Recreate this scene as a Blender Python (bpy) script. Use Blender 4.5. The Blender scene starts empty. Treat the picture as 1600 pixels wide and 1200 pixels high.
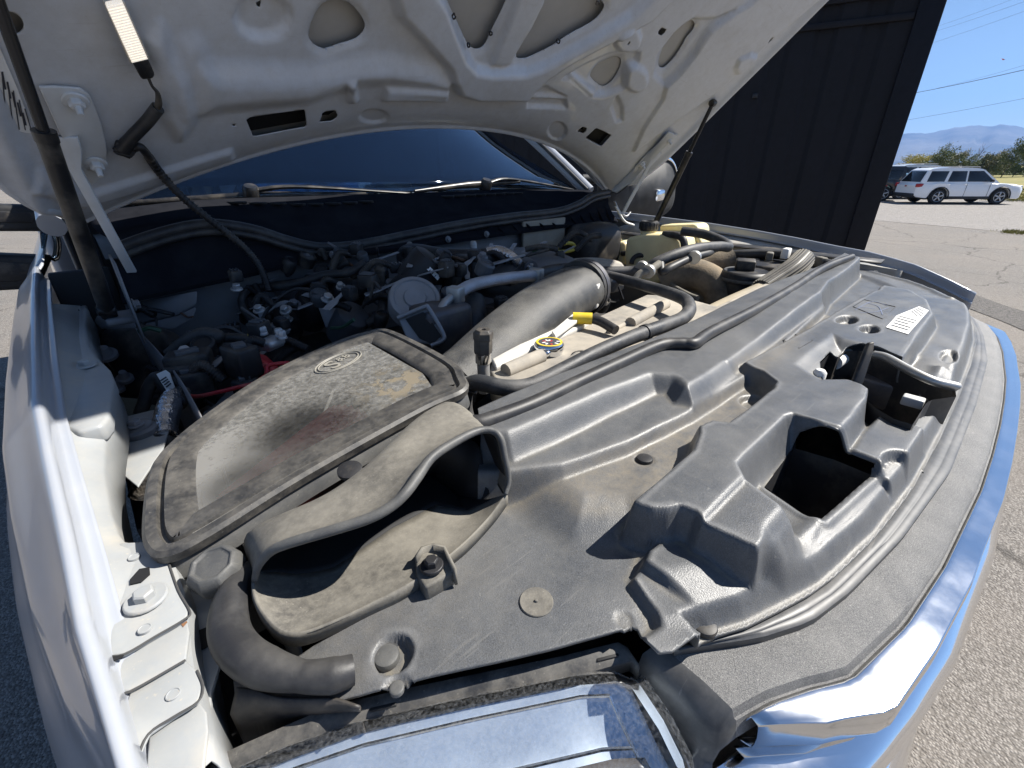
import bpy, bmesh, math, random
import numpy as np
from mathutils import Vector, Matrix, noise as mnoise
random.seed(7); rng=np.random.default_rng(7)
S=bpy.context.scene; COL=S.collection
# ---------------------------------------------------------------- camera
CP=np.array([-0.819,-0.289,1.531]); YAW,PIT,ROL=math.radians(47.571),math.radians(25.908),math.radians(-0.357); FPX=697.49
_h=np.array([math.cos(YAW),math.sin(YAW),0.]); _r0=np.array([_h[1],-_h[0],0.])
FW=_h*math.cos(PIT)+np.array([0,0,-math.sin(PIT)]); _u0=_h*math.sin(PIT)+np.array([0,0,math.cos(PIT)])
RT=_r0*math.cos(ROL)+_u0*math.sin(ROL); UP=-_r0*math.sin(ROL)+_u0*math.cos(ROL)
cd=bpy.data.cameras.new('camera'); cam=bpy.data.objects.new('camera',cd); COL.objects.link(cam)
cd.sensor_width=36; cd.lens=FPX*36/1600; cd.clip_start=.02; cd.clip_end=60000
cam.matrix_world=Matrix((( RT[0],UP[0],-FW[0],CP[0]),(RT[1],UP[1],-FW[1],CP[1]),(RT[2],UP[2],-FW[2],CP[2]),(0,0,0,1)))
S.camera=cam
# ---------------------------------------------------------------- light
SUN_EL=math.radians(48); SUN_AZ=math.radians(-28)        # azimuth from +X towards +Y
sdir=Vector((math.cos(SUN_EL)*math.cos(SUN_AZ),math.cos(SUN_EL)*math.sin(SUN_AZ),math.sin(SUN_EL)))
sl=bpy.data.lights.new('sun','SUN'); sl.energy=5.0; sl.angle=math.radians(.53); sl.color=(1,.955,.88)
so=bpy.data.objects.new('sun',sl); COL.objects.link(so); so.rotation_euler=sdir.to_track_quat('Z','Y').to_euler(); so.location=(5,-2,9)
W=bpy.data.worlds.new('World'); S.world=W; W.use_nodes=True
nt=W.node_tree; bg=nt.nodes['Background']; sky=nt.nodes.new('ShaderNodeTexSky'); sky.sky_type='NISHITA'; sky.sun_disc=False
sky.sun_elevation=SUN_EL; sky.sun_rotation=math.atan2(sdir.x,sdir.y); sky.altitude=1400; sky.air_density=1.0; sky.dust_density=.1; sky.ozone_density=1.5
nt.links.new(sky.outputs[0],bg.inputs[0]); bg.inputs[1].default_value=.046
S.view_settings.view_transform='Standard'; S.view_settings.look='None'; S.view_settings.exposure=1.12; S.view_settings.gamma=1
S.render.engine='CYCLES'; S.cycles.max_bounces=8; S.cycles.diffuse_bounces=3; S.cycles.transparent_max_bounces=8
S.render.resolution_x=1024; S.render.resolution_y=768
# ---------------------------------------------------------------- sight helpers: a picture point taken to a known plane in the place
def ray(px,py): return FW+RT*((px-800)/FPX)+UP*((600-py)/FPX)
def PZ(px,py,z): d=ray(px,py); return CP+d*((z-CP[2])/d[2])
def PY(px,py,y): d=ray(px,py); return CP+d*((y-CP[1])/d[1])
def PX(px,py,x): d=ray(px,py); return CP+d*((x-CP[0])/d[0])
def PD(px,py,t): return CP+ray(px,py)*t
def crop(x0,y0,s): return lambda *l: [(x0+a*s,y0+b*s) for a,b in l]
# ---------------------------------------------------------------- object helpers
def link(o,parent=None):
    COL.objects.link(o)
    if parent is not None:
        o.parent=parent; o.matrix_parent_inverse=parent.matrix_basis.inverted()
    return o
def tag(o,label=None,cat=None,group=None,kind=None):
    if label: o['label']=label
    if cat: o['category']=cat
    if group: o['group']=group
    if kind: o['kind']=kind
    return o
def empty(name,loc=(0,0,0),parent=None):
    o=bpy.data.objects.new(name,None); o.location=loc; o.empty_display_size=.1
    return link(o,parent)
def mesh(name,v,f,mat,parent=None,smooth=True,bevel=0,seg=2,solid=0,auto=None,sub=0,soff=-1):
    me=bpy.data.meshes.new(name); me.from_pydata([tuple(map(float,p)) for p in v],[],[tuple(map(int,q)) for q in f]); me.update()
    o=bpy.data.objects.new(name,me); link(o,parent)
    return finish(o,mat,smooth,bevel,seg,solid,auto,sub,soff)
def finish(o,mat,smooth=True,bevel=0,seg=2,solid=0,auto=None,sub=0,soff=-1):
    me=o.data
    if mat is not None: me.materials.append(mat)
    if smooth: me.polygons.foreach_set('use_smooth',[True]*len(me.polygons))
    if auto is not None and smooth: me.set_sharp_from_angle(angle=math.radians(auto))
    if solid:
        m=o.modifiers.new('thick','SOLIDIFY'); m.thickness=solid; m.offset=soff
    if bevel:
        m=o.modifiers.new('edge','BEVEL'); m.width=bevel; m.segments=seg; m.limit_method='ANGLE'; m.angle_limit=math.radians(35); m.harden_normals=False
    if sub:
        m=o.modifiers.new('round','SUBSURF'); m.levels=sub; m.render_levels=sub
    return o
def bmobj(name,bm,mat,parent=None,**k):
    me=bpy.data.meshes.new(name); bmesh.ops.recalc_face_normals(bm,faces=bm.faces); bm.to_mesh(me); bm.free()
    o=bpy.data.objects.new(name,me); link(o,parent); return finish(o,mat,**k)
def cr(pts,n=8,closed=False):
    P=[np.array(p,float) for p in pts]; N=len(P); out=[]
    if N<3 and not closed:
        return [P[0]+(P[-1]-P[0])*t for t in np.linspace(0,1,n+1)]
    segs=N if closed else N-1
    for i in range(segs):
        if closed: a,b,c_,d=P[(i-1)%N],P[i],P[(i+1)%N],P[(i+2)%N]
        else: a=P[i-1] if i>0 else 2*P[0]-P[1]; b,c_=P[i],P[i+1]; d=P[i+2] if i+2<N else 2*P[-1]-P[-2]
        for k in range(n):
            t=k/n; out.append(.5*((2*b)+(-a+c_)*t+(2*a-5*b+4*c_-d)*t*t+(-a+3*b-3*c_+d)*t**3))
    if not closed: out.append(P[-1])
    return out
def tubegeo(pts,r,seg=12,closed=False,flat=1.0,upv=(0,0,1),cap=True):
    P=np.array(pts); N=len(P); V=[];Fc=[]
    R=np.interp(np.linspace(0,1,N),np.linspace(0,1,len(r)),r) if hasattr(r,'__len__') else np.full(N,r)
    T=np.zeros_like(P)
    for i in range(N):
        a=P[(i-1)%N] if closed or i>0 else P[0]; b=P[(i+1)%N] if closed or i<N-1 else P[-1]
        T[i]=(b-a)/(np.linalg.norm(b-a)+1e-12)
    u=np.array(upv,float); u=u-T[0]*(u@T[0])
    if np.linalg.norm(u)<1e-3: u=np.array([1.,0,0]); u=u-T[0]*(u@T[0])
    for i in range(N):
        u=u-T[i]*(u@T[i]); u/=np.linalg.norm(u); w=np.cross(T[i],u)
        for k in range(seg):
            a=2*math.pi*k/seg; V.append(P[i]+R[i]*(math.cos(a)*w+flat*math.sin(a)*u))
    for i in range(N if closed else N-1):
        j=(i+1)%N
        for k in range(seg):
            l=(k+1)%seg; Fc.append((i*seg+k,i*seg+l,j*seg+l,j*seg+k))
    if not closed and cap:
        Fc.append(tuple(range(seg))[::-1]); Fc.append(tuple((N-1)*seg+k for k in range(seg)))
    return V,Fc
def tube(name,pts,r,mat,parent=None,seg=12,n=8,closed=False,flat=1.0,straight=False,upv=(0,0,1),auto=50):
    P=[np.array(p,float) for p in pts] if straight else cr(pts,n,closed)
    V,Fc=tubegeo(P,r,seg,closed,flat,upv)
    return mesh(name,V,Fc,mat,parent,auto=auto)
def frame_from(axis,upv=(0,0,1)):
    w=np.array(axis,float); w/=np.linalg.norm(w); u=np.array(upv,float); u-=w*(u@w)
    if np.linalg.norm(u)<1e-4: u=np.array([1.,0,0]); u-=w*(u@w)
    u/=np.linalg.norm(u); return np.cross(u,w),u,w      # right, up, axis
def lathegeo(prof,c,axis=(0,0,1),seg=24):
    a,b,w=frame_from(axis,(1,0,0) if abs(np.array(axis,float)[2])>.9*np.linalg.norm(axis) else (0,0,1)); c=np.array(c,float)
    V=[];Fc=[]
    for (r,h) in prof:
        for k in range(seg):
            t=2*math.pi*k/seg; V.append(c+w*h+r*(math.cos(t)*a+math.sin(t)*b))
    for i in range(len(prof)-1):
        for k in range(seg):
            l=(k+1)%seg; Fc.append((i*seg+k,i*seg+l,(i+1)*seg+l,(i+1)*seg+k))
    Fc.append(tuple(range(seg))[::-1]); Fc.append(tuple((len(prof)-1)*seg+k for k in range(seg)))
    return V,Fc
def lathe(name,prof,c,mat,parent=None,axis=(0,0,1),seg=24,auto=40,**k):
    V,Fc=lathegeo(prof,c,axis,seg); return mesh(name,V,Fc,mat,parent,auto=auto,**k)
def boxgeo(c,size,ax=None):
    c=np.array(c,float); A=np.eye(3) if ax is None else np.array(ax,float)
    V=[c+A[0]*sx*size[0]/2+A[1]*sy*size[1]/2+A[2]*sz*size[2]/2 for sx in(-1,1) for sy in(-1,1) for sz in(-1,1)]
    return V,[(0,1,3,2),(4,6,7,5),(0,4,5,1),(2,3,7,6),(0,2,6,4),(1,5,7,3)]
def box(name,c,size,mat,parent=None,ax=None,bevel=.004,seg=2,**k):
    V,Fc=boxgeo(c,size,ax); o=mesh(name,V,Fc,mat,parent,smooth=bevel>0,bevel=bevel,seg=seg,**k); return o
def rotz(a): c,s=math.cos(a),math.sin(a); return np.array([[c,s,0],[-s,c,0],[0,0,1]])
def prism(name,poly,mat,parent=None,thick=.01,nrm=(0,0,-1),bevel=.002,seg=2,smooth=True,**k):
    P=[np.array(p,float) for p in poly]; n=np.array(nrm,float); n/=np.linalg.norm(n); N=len(P)
    V=P+[p+n*thick for p in P]; Fc=[tuple(range(N)),tuple(range(2*N-1,N-1,-1))]+[(i,N+i,N+(i+1)%N,(i+1)%N) for i in range(N)]
    bm=bmesh.new(); vs=[bm.verts.new(v) for v in V]
    for q in Fc: bm.faces.new([vs[i] for i in q])
    return bmobj(name,bm,mat,parent,smooth=smooth,bevel=bevel,seg=seg,**k)
def loft(name,rows,mat,parent=None,closed_u=False,closed_v=False,**k):
    R=[np.array(r,float) for r in rows]; m=len(R[0]); n=len(R); V=[p for r in R for p in r]; Fc=[]
    for i in range(n if closed_v else n-1):
        for j in range(m if closed_u else m-1):
            a=i*m+j;b=i*m+(j+1)%m;i2=(i+1)%n;c_=i2*m+(j+1)%m;d=i2*m+j; Fc.append((a,b,c_,d))
    return mesh(name,V,Fc,mat,parent,**k)
def resample(pts,n):
    P=np.array(pts,float); d=np.r_[0,np.cumsum(np.linalg.norm(np.diff(P,axis=0),axis=1))]; t=np.linspace(0,d[-1],n)
    return np.stack([np.interp(t,d,P[:,k]) for k in range(P.shape[1])],1)
def sdf(poly,x,y):
    P=np.array(poly,float)[:,:2]; d=np.full(x.shape,1e9); ins=np.zeros(x.shape,bool); N=len(P)
    for i in range(N):
        ax,ay=P[i];bx,by=P[(i+1)%N]; ex,ey=bx-ax,by-ay; wx,wy=x-ax,y-ay
        t=np.clip((wx*ex+wy*ey)/(ex*ex+ey*ey+1e-15),0,1); d=np.minimum(d,(wx-ex*t)**2+(wy-ey*t)**2)
        c=((ay<=y)&(by>y))|((by<=y)&(ay>y))
        with np.errstate(divide='ignore',invalid='ignore'): xi=ax+(y-ay)/(by-ay if by!=ay else 1e-12)*ex
        ins^=c&(x<xi)
    return np.where(ins,-np.sqrt(d),np.sqrt(d))
def sst(a,b,x): t=np.clip((x-a)/(b-a),0,1); return t*t*(3-2*t)
def nearest(poly,x,y):
    P=np.array(poly,float)[:,:2]; best=np.full(x.shape,1e9); qx=x.copy(); qy=y.copy(); N=len(P)
    for i in range(N):
        ax,ay=P[i];bx,by=P[(i+1)%N]; ex,ey=bx-ax,by-ay
        t=np.clip(((x-ax)*ex+(y-ay)*ey)/(ex*ex+ey*ey+1e-15),0,1); cx,cy=ax+ex*t,ay+ey*t; d=(x-cx)**2+(y-cy)**2
        m=d<best; best=np.where(m,d,best); qx=np.where(m,cx,qx); qy=np.where(m,cy,qy)
    return qx,qy
def field(name,xs,ys,fun,outline,holes,mat,parent,**k):
    """sheet z=fun(x,y) over a grid, trimmed cleanly to outline and holes"""
    X,Y=np.meshgrid(xs,ys); x=X.ravel().copy(); y=Y.ravel().copy(); nx,ny=len(xs),len(ys)
    ok=sdf(outline,x,y)<0
    for h in holes: ok&=sdf(h,x,y)>0
    okg=ok.reshape(ny,nx); cell=okg[:-1,:-1]|okg[1:,:-1]|okg[:-1,1:]|okg[1:,1:]
    ii=np.arange(nx*ny).reshape(ny,nx)
    Fc=np.stack([ii[:-1,:-1][cell],ii[:-1,1:][cell],ii[1:,1:][cell],ii[1:,:-1][cell]],1)
    used=np.unique(Fc); bad=used[~ok[used]]
    for pl in [outline]+list(holes):
        s=sdf(pl,x[bad],y[bad]); m=(s>0) if pl is outline else (s<0)
        idx=bad[m]
        if len(idx): x[idx],y[idx]=nearest(pl,x[idx],y[idx])
    r=fun(x,y)
    P=np.stack([x,y,r],1) if not isinstance(r,tuple) else np.stack(r,1)
    mp=np.full(nx*ny,-1); mp[used]=np.arange(len(used))
    wear=k.pop('wear',False); o=mesh(name,P[used],mp[Fc],mat,parent,**k)
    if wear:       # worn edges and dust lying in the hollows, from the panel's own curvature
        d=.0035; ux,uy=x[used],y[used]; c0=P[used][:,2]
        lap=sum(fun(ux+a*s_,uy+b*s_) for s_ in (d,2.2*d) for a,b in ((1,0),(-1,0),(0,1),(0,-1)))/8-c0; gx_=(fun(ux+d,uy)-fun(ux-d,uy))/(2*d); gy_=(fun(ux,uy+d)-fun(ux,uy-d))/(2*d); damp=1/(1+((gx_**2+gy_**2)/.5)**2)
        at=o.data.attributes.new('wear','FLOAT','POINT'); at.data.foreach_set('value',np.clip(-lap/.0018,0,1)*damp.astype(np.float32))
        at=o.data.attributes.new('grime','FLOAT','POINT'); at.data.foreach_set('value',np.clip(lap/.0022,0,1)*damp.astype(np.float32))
    return o
def smoothpoly(pts,n=6): return [tuple(p) for p in cr([np.array(p,float) for p in pts],n,True)]
def text(name,s,size,mat,parent,M,depth=.0004):
    cu=bpy.data.curves.new(name,'FONT'); cu.body=s; cu.size=size; cu.extrude=depth; cu.align_x='CENTER'; cu.align_y='CENTER'; cu.resolution_u=3
    t=bpy.data.objects.new(name+'_c',cu); COL.objects.link(t); dg=bpy.context.evaluated_depsgraph_get(); dg.update()
    me=bpy.data.meshes.new_from_object(t.evaluated_get(dg)); bpy.data.objects.remove(t,do_unlink=True)
    me.transform(M); me.name=name; o=bpy.data.objects.new(name,me); me.materials.clear(); me.materials.append(mat); return link(o,parent)
def basis(o,x,y):
    """4x4 with given x and y axes (orthonormalised) at o"""
    x=Vector(x).normalized(); y=Vector(y); y=(y-x*y.dot(x)).normalized(); z=x.cross(y)
    return Matrix(((x[0],y[0],z[0],o[0]),(x[1],y[1],z[1],o[1]),(x[2],y[2],z[2],o[2]),(0,0,0,1)))
# ---------------------------------------------------------------- materials
MT={}
def srgb(r,g,b):
    f=lambda c:(c/255/12.92) if c/255<=.04045 else ((c/255+.055)/1.055)**2.4
    return (f(r),f(g),f(b))
def M(name,col,rough=.5,metal=0,dust=None,dcol=(.36,.30,.22),dscale=9,dlo=.45,dhi=.75,bump=0,bscale=300,coat=0,spec=.5,rvar=0,speck=0,scratch=0,emit=0,trans=0,ior=1.45,bdist=.001,alpha=1,dust2=0,d2scale=60,seed=0,mottle=.12,edge=False,grit=0):
    if name in MT: return MT[name]
    m=bpy.data.materials.new(name); m.use_nodes=True; n=m.node_tree.nodes; L=m.node_tree.links; b=n['Principled BSDF']
    b.inputs['Roughness'].default_value=rough; b.inputs['Metallic'].default_value=metal; b.inputs['Specular IOR Level'].default_value=spec
    b.inputs['Coat Weight'].default_value=coat; b.inputs['Coat Roughness'].default_value=.05
    b.inputs['Transmission Weight'].default_value=trans; b.inputs['IOR'].default_value=ior
    tc=n.new('ShaderNodeNewGeometry').outputs['Position']
    def noise(sc,det=4,ro=.55,off=0):
        t=n.new('ShaderNodeTexNoise'); t.inputs['Scale'].default_value=sc; t.inputs['Detail'].default_value=det; t.inputs['Roughness'].default_value=ro
        mp=n.new('ShaderNodeVectorMath'); mp.operation='ADD'; mp.inputs[1].default_value=(off+seed*3.1,off*.7,off*1.3); L.new(tc,mp.inputs[0]); L.new(mp.outputs[0],t.inputs['Vector']); return t.outputs['Fac']
    def ramp(x,lo,hi,a=0.,c=1.):
        r=n.new('ShaderNodeMapRange'); r.inputs['From Min'].default_value=lo; r.inputs['From Max'].default_value=hi; r.inputs['To Min'].default_value=a; r.inputs['To Max'].default_value=c; L.new(x,r.inputs['Value']); return r.outputs[0]
    def mix(f,a,c):
        x=n.new('ShaderNodeMix'); x.data_type='RGBA'
        if isinstance(f,float): x.inputs[0].default_value=f
        else: L.new(f,x.inputs[0])
        for s,vv in ((6,a),(7,c)):
            if isinstance(vv,tuple): x.inputs[s].default_value=(*vv[:3],1)
            else: L.new(vv,x.inputs[s])
        return x.outputs[2]
    c=tuple(col)
    if mottle: c=mix(ramp(noise(23,5,.6,5),.3,.7),tuple(v*(1-mottle) for v in col),tuple(min(1,v*(1+mottle)) for v in col))
    rr=None
    if dust is not None:
        f=ramp(noise(dscale,6,.65),dlo,dhi,0,dust); c=mix(f,c,tuple(dcol)); rr=f
    if dust2:
        f2=ramp(noise(d2scale,8,.75,11),.42,.72,0,dust2); c=mix(f2,c,tuple(dcol))
    if speck:
        f3=ramp(noise(420,2,.5,3),.68,.74,0,speck); c=mix(f3,c,tuple(dcol))
    if scratch:
        t=n.new('ShaderNodeTexNoise'); t.inputs['Scale'].default_value=1; t.inputs['Detail'].default_value=3
        mp=n.new('ShaderNodeMapping'); mp.inputs['Scale'].default_value=(14,260,60); mp.inputs['Rotation'].default_value=(.2,.1,.6+seed); L.new(tc,mp.inputs[0]); L.new(mp.outputs[0],t.inputs['Vector'])
        c=mix(ramp(t.outputs['Fac'],.66,.72,0,scratch),c,tuple(dcol))
    if grit:
        fg=ramp(noise(1500,3,.7,21),.35,.68,0,grit); c=mix(fg,c,tuple(min(1,v*2.6+.03) for v in col))
    if edge:
        def at(nm):
            a=n.new('ShaderNodeAttribute'); a.attribute_name=nm; return a.outputs['Fac']
        def mul(a,q):
            m_=n.new('ShaderNodeMath'); m_.operation='MULTIPLY'; L.new(a,m_.inputs[0]); L.new(q,m_.inputs[1]); return m_.outputs[0]
        c=mix(mul(at('tan'),ramp(noise(75,7,.75,41),.32,.66,.05,.6)),c,(.22,.19,.145))
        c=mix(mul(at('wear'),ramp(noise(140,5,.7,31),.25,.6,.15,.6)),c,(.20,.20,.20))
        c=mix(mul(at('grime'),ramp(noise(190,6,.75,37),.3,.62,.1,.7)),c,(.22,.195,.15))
    if isinstance(c,tuple): b.inputs['Base Color'].default_value=(*c,1)
    else: L.new(c,b.inputs['Base Color'])
    if rr is not None: L.new(ramp(rr,0,1,rough,min(1,rough+.35)),b.inputs['Roughness'])
    elif rvar: L.new(ramp(noise(17,5,.6,7),.3,.7,max(.02,rough-rvar),rough+rvar),b.inputs['Roughness'])
    if bump:
        bp=n.new('ShaderNodeBump'); bp.inputs['Strength'].default_value=bump; bp.inputs['Distance'].default_value=bdist; L.new(noise(bscale,3,.6,1),bp.inputs['Height']); L.new(bp.outputs[0],b.inputs['Normal'])
    if emit: b.inputs['Emission Color'].default_value=(*col,1); b.inputs['Emission Strength'].default_value=emit
    b.inputs['Alpha'].default_value=alpha
    MT[name]=m; return m
DUST=(.33,.28,.215)
plastic=M('moulded plastic',(.048,.050,.054),.48,dust=.5,dcol=(.16,.155,.14),dscale=7,dlo=.36,dhi=.70,dust2=.4,d2scale=70,bump=.25,bscale=900,bdist=.0006,speck=.5,scratch=.25)
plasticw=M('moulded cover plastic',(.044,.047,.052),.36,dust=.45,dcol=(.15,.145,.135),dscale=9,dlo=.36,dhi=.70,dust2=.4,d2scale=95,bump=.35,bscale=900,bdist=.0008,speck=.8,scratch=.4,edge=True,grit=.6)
plasticd=M('dusty plastic',(.07,.066,.06),.6,dust=.85,dcol=(.25,.232,.195),dscale=13,dlo=.32,dhi=.74,dust2=.55,d2scale=150,bump=.2,bscale=700,bdist=.0006,speck=.5)
plasticb=M('dark plastic',(.018,.018,.02),.5,dust=.35,dcol=DUST,dscale=14,dlo=.5,dhi=.75,bump=.1,bscale=500)
rubber=M('black rubber',(.022,.022,.024),.48,dust=.3,dcol=(.2,.19,.17),dscale=18,dlo=.45,dhi=.75,bump=.1,bscale=600)
hose=M('hose rubber',(.03,.032,.036),.5,dust=.4,dcol=(.2,.19,.18),dscale=26,dlo=.42,dhi=.7,bump=.4,bscale=500,bdist=.0008)
paint=M('white paint',(.33,.35,.39),.28,coat=.6,mottle=.02,dust=.12,dcol=(.5,.45,.36),dscale=30,dlo=.5,dhi=.7,speck=.15)
primer=M('primed white panel',(.30,.312,.318),.42,mottle=.05,dust=.5,dcol=(.52,.45,.34),dscale=11,dlo=.52,dhi=.72,speck=.35,dust2=.15)
hoodin=M('hood inner paint',(.58,.595,.62),.30,mottle=.03,coat=.25,dust=.35,dcol=(.36,.34,.31),dscale=8,dlo=.5,dhi=.75,dust2=.25,d2scale=60,speck=.35,scratch=.2)
chrome=M('chrome',(.86,.86,.87),.07,1,mottle=0,rvar=.04)
chromed=M('satin chrome',(.72,.73,.75),.10,1,mottle=0,rvar=.04)
steel=M('zinc steel',(.45,.45,.44),.42,.8,dust=.5,dcol=DUST,dscale=40)
steeld=M('dark steel',(.10,.10,.11),.5,.6,dust=.4,dcol=DUST,dscale=30)
alum=M('cast aluminium',(.38,.38,.38),.5,.7,dust=.4,dcol=DUST,dscale=30,bump=.3,bscale=300)
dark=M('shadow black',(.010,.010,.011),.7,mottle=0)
cowlm=M('cowl plastic',(.014,.015,.019),.8,spec=0,dust=.25,dcol=(.05,.05,.055),dscale=12,bump=.15,bscale=700)
wallm=M('bay wall paint',(.16,.165,.18),.5,dust=.6,dcol=(.22,.2,.17),dscale=8,mottle=.1)
foil=M('foil wrap',(.62,.62,.64),.22,1,bump=1,bscale=90,bdist=.004,dust=.35,dcol=DUST,dscale=50)
white=M('white label',(.8,.79,.76),.5,mottle=.03,dust=.3,dcol=DUST,dscale=25)
ink=M('print ink',(.05,.05,.06),.6,mottle=0)
redp=M('red plastic',(.42,.022,.03),.4,dust=.3,dcol=DUST,dscale=40)
yellow=M('yellow plastic',(.72,.52,.03),.45,dust=.3,dcol=(.6,.5,.3),dscale=40)
bottle=M('aged translucent bottle',(.82,.72,.42),.38,dust=.4,dcol=(.55,.40,.20),dscale=14,mottle=.05)
nb=bottle.node_tree.nodes['Principled BSDF']; nb.inputs['Subsurface Weight'].default_value=.25; nb.inputs['Subsurface Radius'].default_value=(.02,.014,.006)
# ================================================================ ground
def ground_z(x,y):
    d=np.hypot(x+.8,y+.3); return -.40*sst(6,32,d)
def groundmat():
    m=bpy.data.materials.new('worn asphalt'); m.use_nodes=True; n=m.node_tree.nodes; L=m.node_tree.links; b=n['Principled BSDF']
    pos=n.new('ShaderNodeNewGeometry').outputs['Position']
    def noise(sc,det,ro=.6):
        t=n.new('ShaderNodeTexNoise'); t.inputs['Scale'].default_value=sc; t.inputs['Detail'].default_value=det; t.inputs['Roughness'].default_value=ro; L.new(pos,t.inputs['Vector']); return t.outputs['Fac']
    def vor(sc,feat,v=None):
        t=n.new('ShaderNodeTexVoronoi'); t.feature=feat; t.inputs['Scale'].default_value=sc; L.new(v or pos,t.inputs['Vector']); return t
    def mr(x,a,c,lo=0.,hi=1.):
        r=n.new('ShaderNodeMapRange'); r.inputs[1].default_value=a; r.inputs[2].default_value=c; r.inputs[3].default_value=lo; r.inputs[4].default_value=hi; L.new(x,r.inputs[0]); return r.outputs[0]
    def mix(f,a,c):
        x=n.new('ShaderNodeMix'); x.data_type='RGBA'; L.new(f,x.inputs[0])
        for s,vv in ((6,a),(7,c)):
            if isinstance(vv,tuple): x.inputs[s].default_value=(*vv,1)
            else: L.new(vv,x.inputs[s])
        return x.outputs[2]
    v=vor(130,'F1'); agg=mix(mr(v.outputs['Color'],.15,.85),(.095,.09,.085),(.34,.32,.295))
    agg=mix(mr(v.outputs['Distance'],.45,.75,0,.75),agg,(.07,.066,.062))
    c=mix(mr(noise(1.1,5),.35,.7,0,.45),agg,(.22,.195,.17)); c=mix(mr(noise(.25,4),.4,.65,0,.4),c,(.26,.23,.20))
    # cracks
    warp=n.new('ShaderNodeTexNoise'); warp.inputs['Scale'].default_value=2.2; warp.inputs['Detail'].default_value=6; L.new(pos,warp.inputs['Vector'])
    ad=n.new('ShaderNodeVectorMath'); ad.operation='MULTIPLY_ADD'; L.new(warp.outputs['Color'],ad.inputs[0]); ad.inputs[1].default_value=(.55,.55,0); L.new(pos,ad.inputs[2])
    ck=vor(.33,'DISTANCE_TO_EDGE',ad.outputs[0]); cf=mr(ck.outputs['Distance'],.0015,.006,.6,0); c=mix(cf,c,(.05,.046,.042))
    L.new(c,b.inputs['Base Color']); b.inputs['Roughness'].default_value=.9; b.inputs['Specular IOR Level'].default_value=.2
    bp=n.new('ShaderNodeBump'); bp.inputs['Strength'].default_value=.7; bp.inputs['Distance'].default_value=.006
    h=n.new('ShaderNodeMath'); h.operation='SUBTRACT'; L.new(mr(v.outputs['Distance'],0,.8,1,0),h.inputs[0]); L.new(cf,h.inputs[1]); L.new(h.outputs[0],bp.inputs['Height']); L.new(bp.outputs[0],b.inputs['Normal'])
    return m
rr=np.r_[0,np.geomspace(2,9000,60)]; th=np.linspace(0,2*math.pi,97)[:-1]
V=[(0,0,0)];Fc=[]
for r in rr[1:]:
    for t in th: x,y=r*math.cos(t),r*math.sin(t); V.append((x,y,float(ground_z(np.array(x),np.array(y)))))
n=len(th)
for k in range(n): Fc.append((0,1+k,1+(k+1)%n))
for i in range(len(rr)-2):
    for k in range(n): a=1+i*n+k; b=1+i*n+(k+1)%n; Fc.append((a,a+n,b+n,b))
ground=mesh('asphalt_lot',V,Fc,groundmat(),smooth=False); tag(ground,kind='structure',label='worn sunlit asphalt lot with fine cracks')
def sheet(name,poly,z,mat,label,kind='structure',step=1.5):
    P=np.array(poly); xs=np.arange(P[:,0].min(),P[:,0].max()+step,step); ys=np.arange(P[:,1].min(),P[:,1].max()+step,step)
    o=field(name,xs,ys,lambda x,y: ground_z(x,y)+z,poly,[],mat,None,smooth=False); return tag(o,kind=kind,label=label)
def on_ground(px,py,it=8):
    z=0.
    for _ in range(it): q=PZ(px,py,z); z=float(ground_z(q[0],q[1]))
    return q
def gravelmat():
    m=M('gravel',(.22,.205,.19),.95,dust=.6,dcol=(.36,.335,.31),dscale=6,bump=1,bscale=18,bdist=.06,mottle=.3,speck=0,dust2=.6,d2scale=9); return m
# gravel verge and the meadow: directions measured along the line the parked cars stand on
hd=math.radians(1.66-33)  # heading of the white car (world angle)
def AZ(az,R): a=math.radians(az); return np.array([CP[0]+R*math.cos(a),CP[1]+R*math.sin(a)])
sheet('gravel_verge',[AZ(14,21.5),AZ(8,21),AZ(2,19.5),AZ(-6,18.5),AZ(-14,18.5),AZ(-14,60),AZ(-2,50),AZ(14,60)],.006,gravelmat(),'pale gravel verge beyond the asphalt')
gm=M('meadow grass',(.20,.19,.06),.95,dust=.9,dcol=(.30,.25,.10),dscale=.25,dlo=.4,dhi=.65,bump=1,bscale=6,bdist=.1,mottle=.25)
sheet('meadow',[AZ(3.6,43.2),AZ(-14,36),AZ(-30,60),AZ(-30,900),AZ(20,900),AZ(20,70),AZ(6,62)],.02,gm,'green and straw coloured meadow beyond the gravel',step=14)
# grass tufts in front of the trees
bl_v=[];bl_f=[]
def tuft(cx,cy,n,h,spread):
    z0=float(ground_z(np.array(cx),np.array(cy)))+.02
    for _ in range(n):
        x=cx+rng.normal(0,spread); y=cy+rng.normal(0,spread); a=rng.uniform(0,6.28); hh=h*rng.uniform(.5,1.2); w=.012*rng.uniform(.7,1.5); lx,ly=rng.normal(0,.3*hh,2)
        i=len(bl_v); bl_v.extend([(x-w*math.cos(a),y-w*math.sin(a),z0),(x+w*math.cos(a),y+w*math.sin(a),z0),(x+lx,y+ly,z0+hh)]); bl_f.append((i,i+1,i+2))
for _ in range(900):
    q=AZ(rng.uniform(-3,3.3),rng.uniform(39,60)**1.0); tuft(q[0],q[1],10,.12,.35)
for _ in range(40):
    q=AZ(rng.uniform(-1.5,1.0),rng.uniform(18.6,19.6)); tuft(q[0],q[1],14,.07,.10)
tag(mesh('grass_tufts',bl_v,bl_f,M('grass blade',(.22,.20,.05),.8,mottle=.35),smooth=False),kind='stuff',label='short sunlit grass at the meadow edge')
bandm=M('loose gravel band',(.07,.066,.062),.95,dust=.7,dcol=(.20,.185,.17),dscale=30,dlo=.4,dhi=.6,bump=1,bscale=60,bdist=.02,mottle=.3,dust2=.6,d2scale=120)
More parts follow.
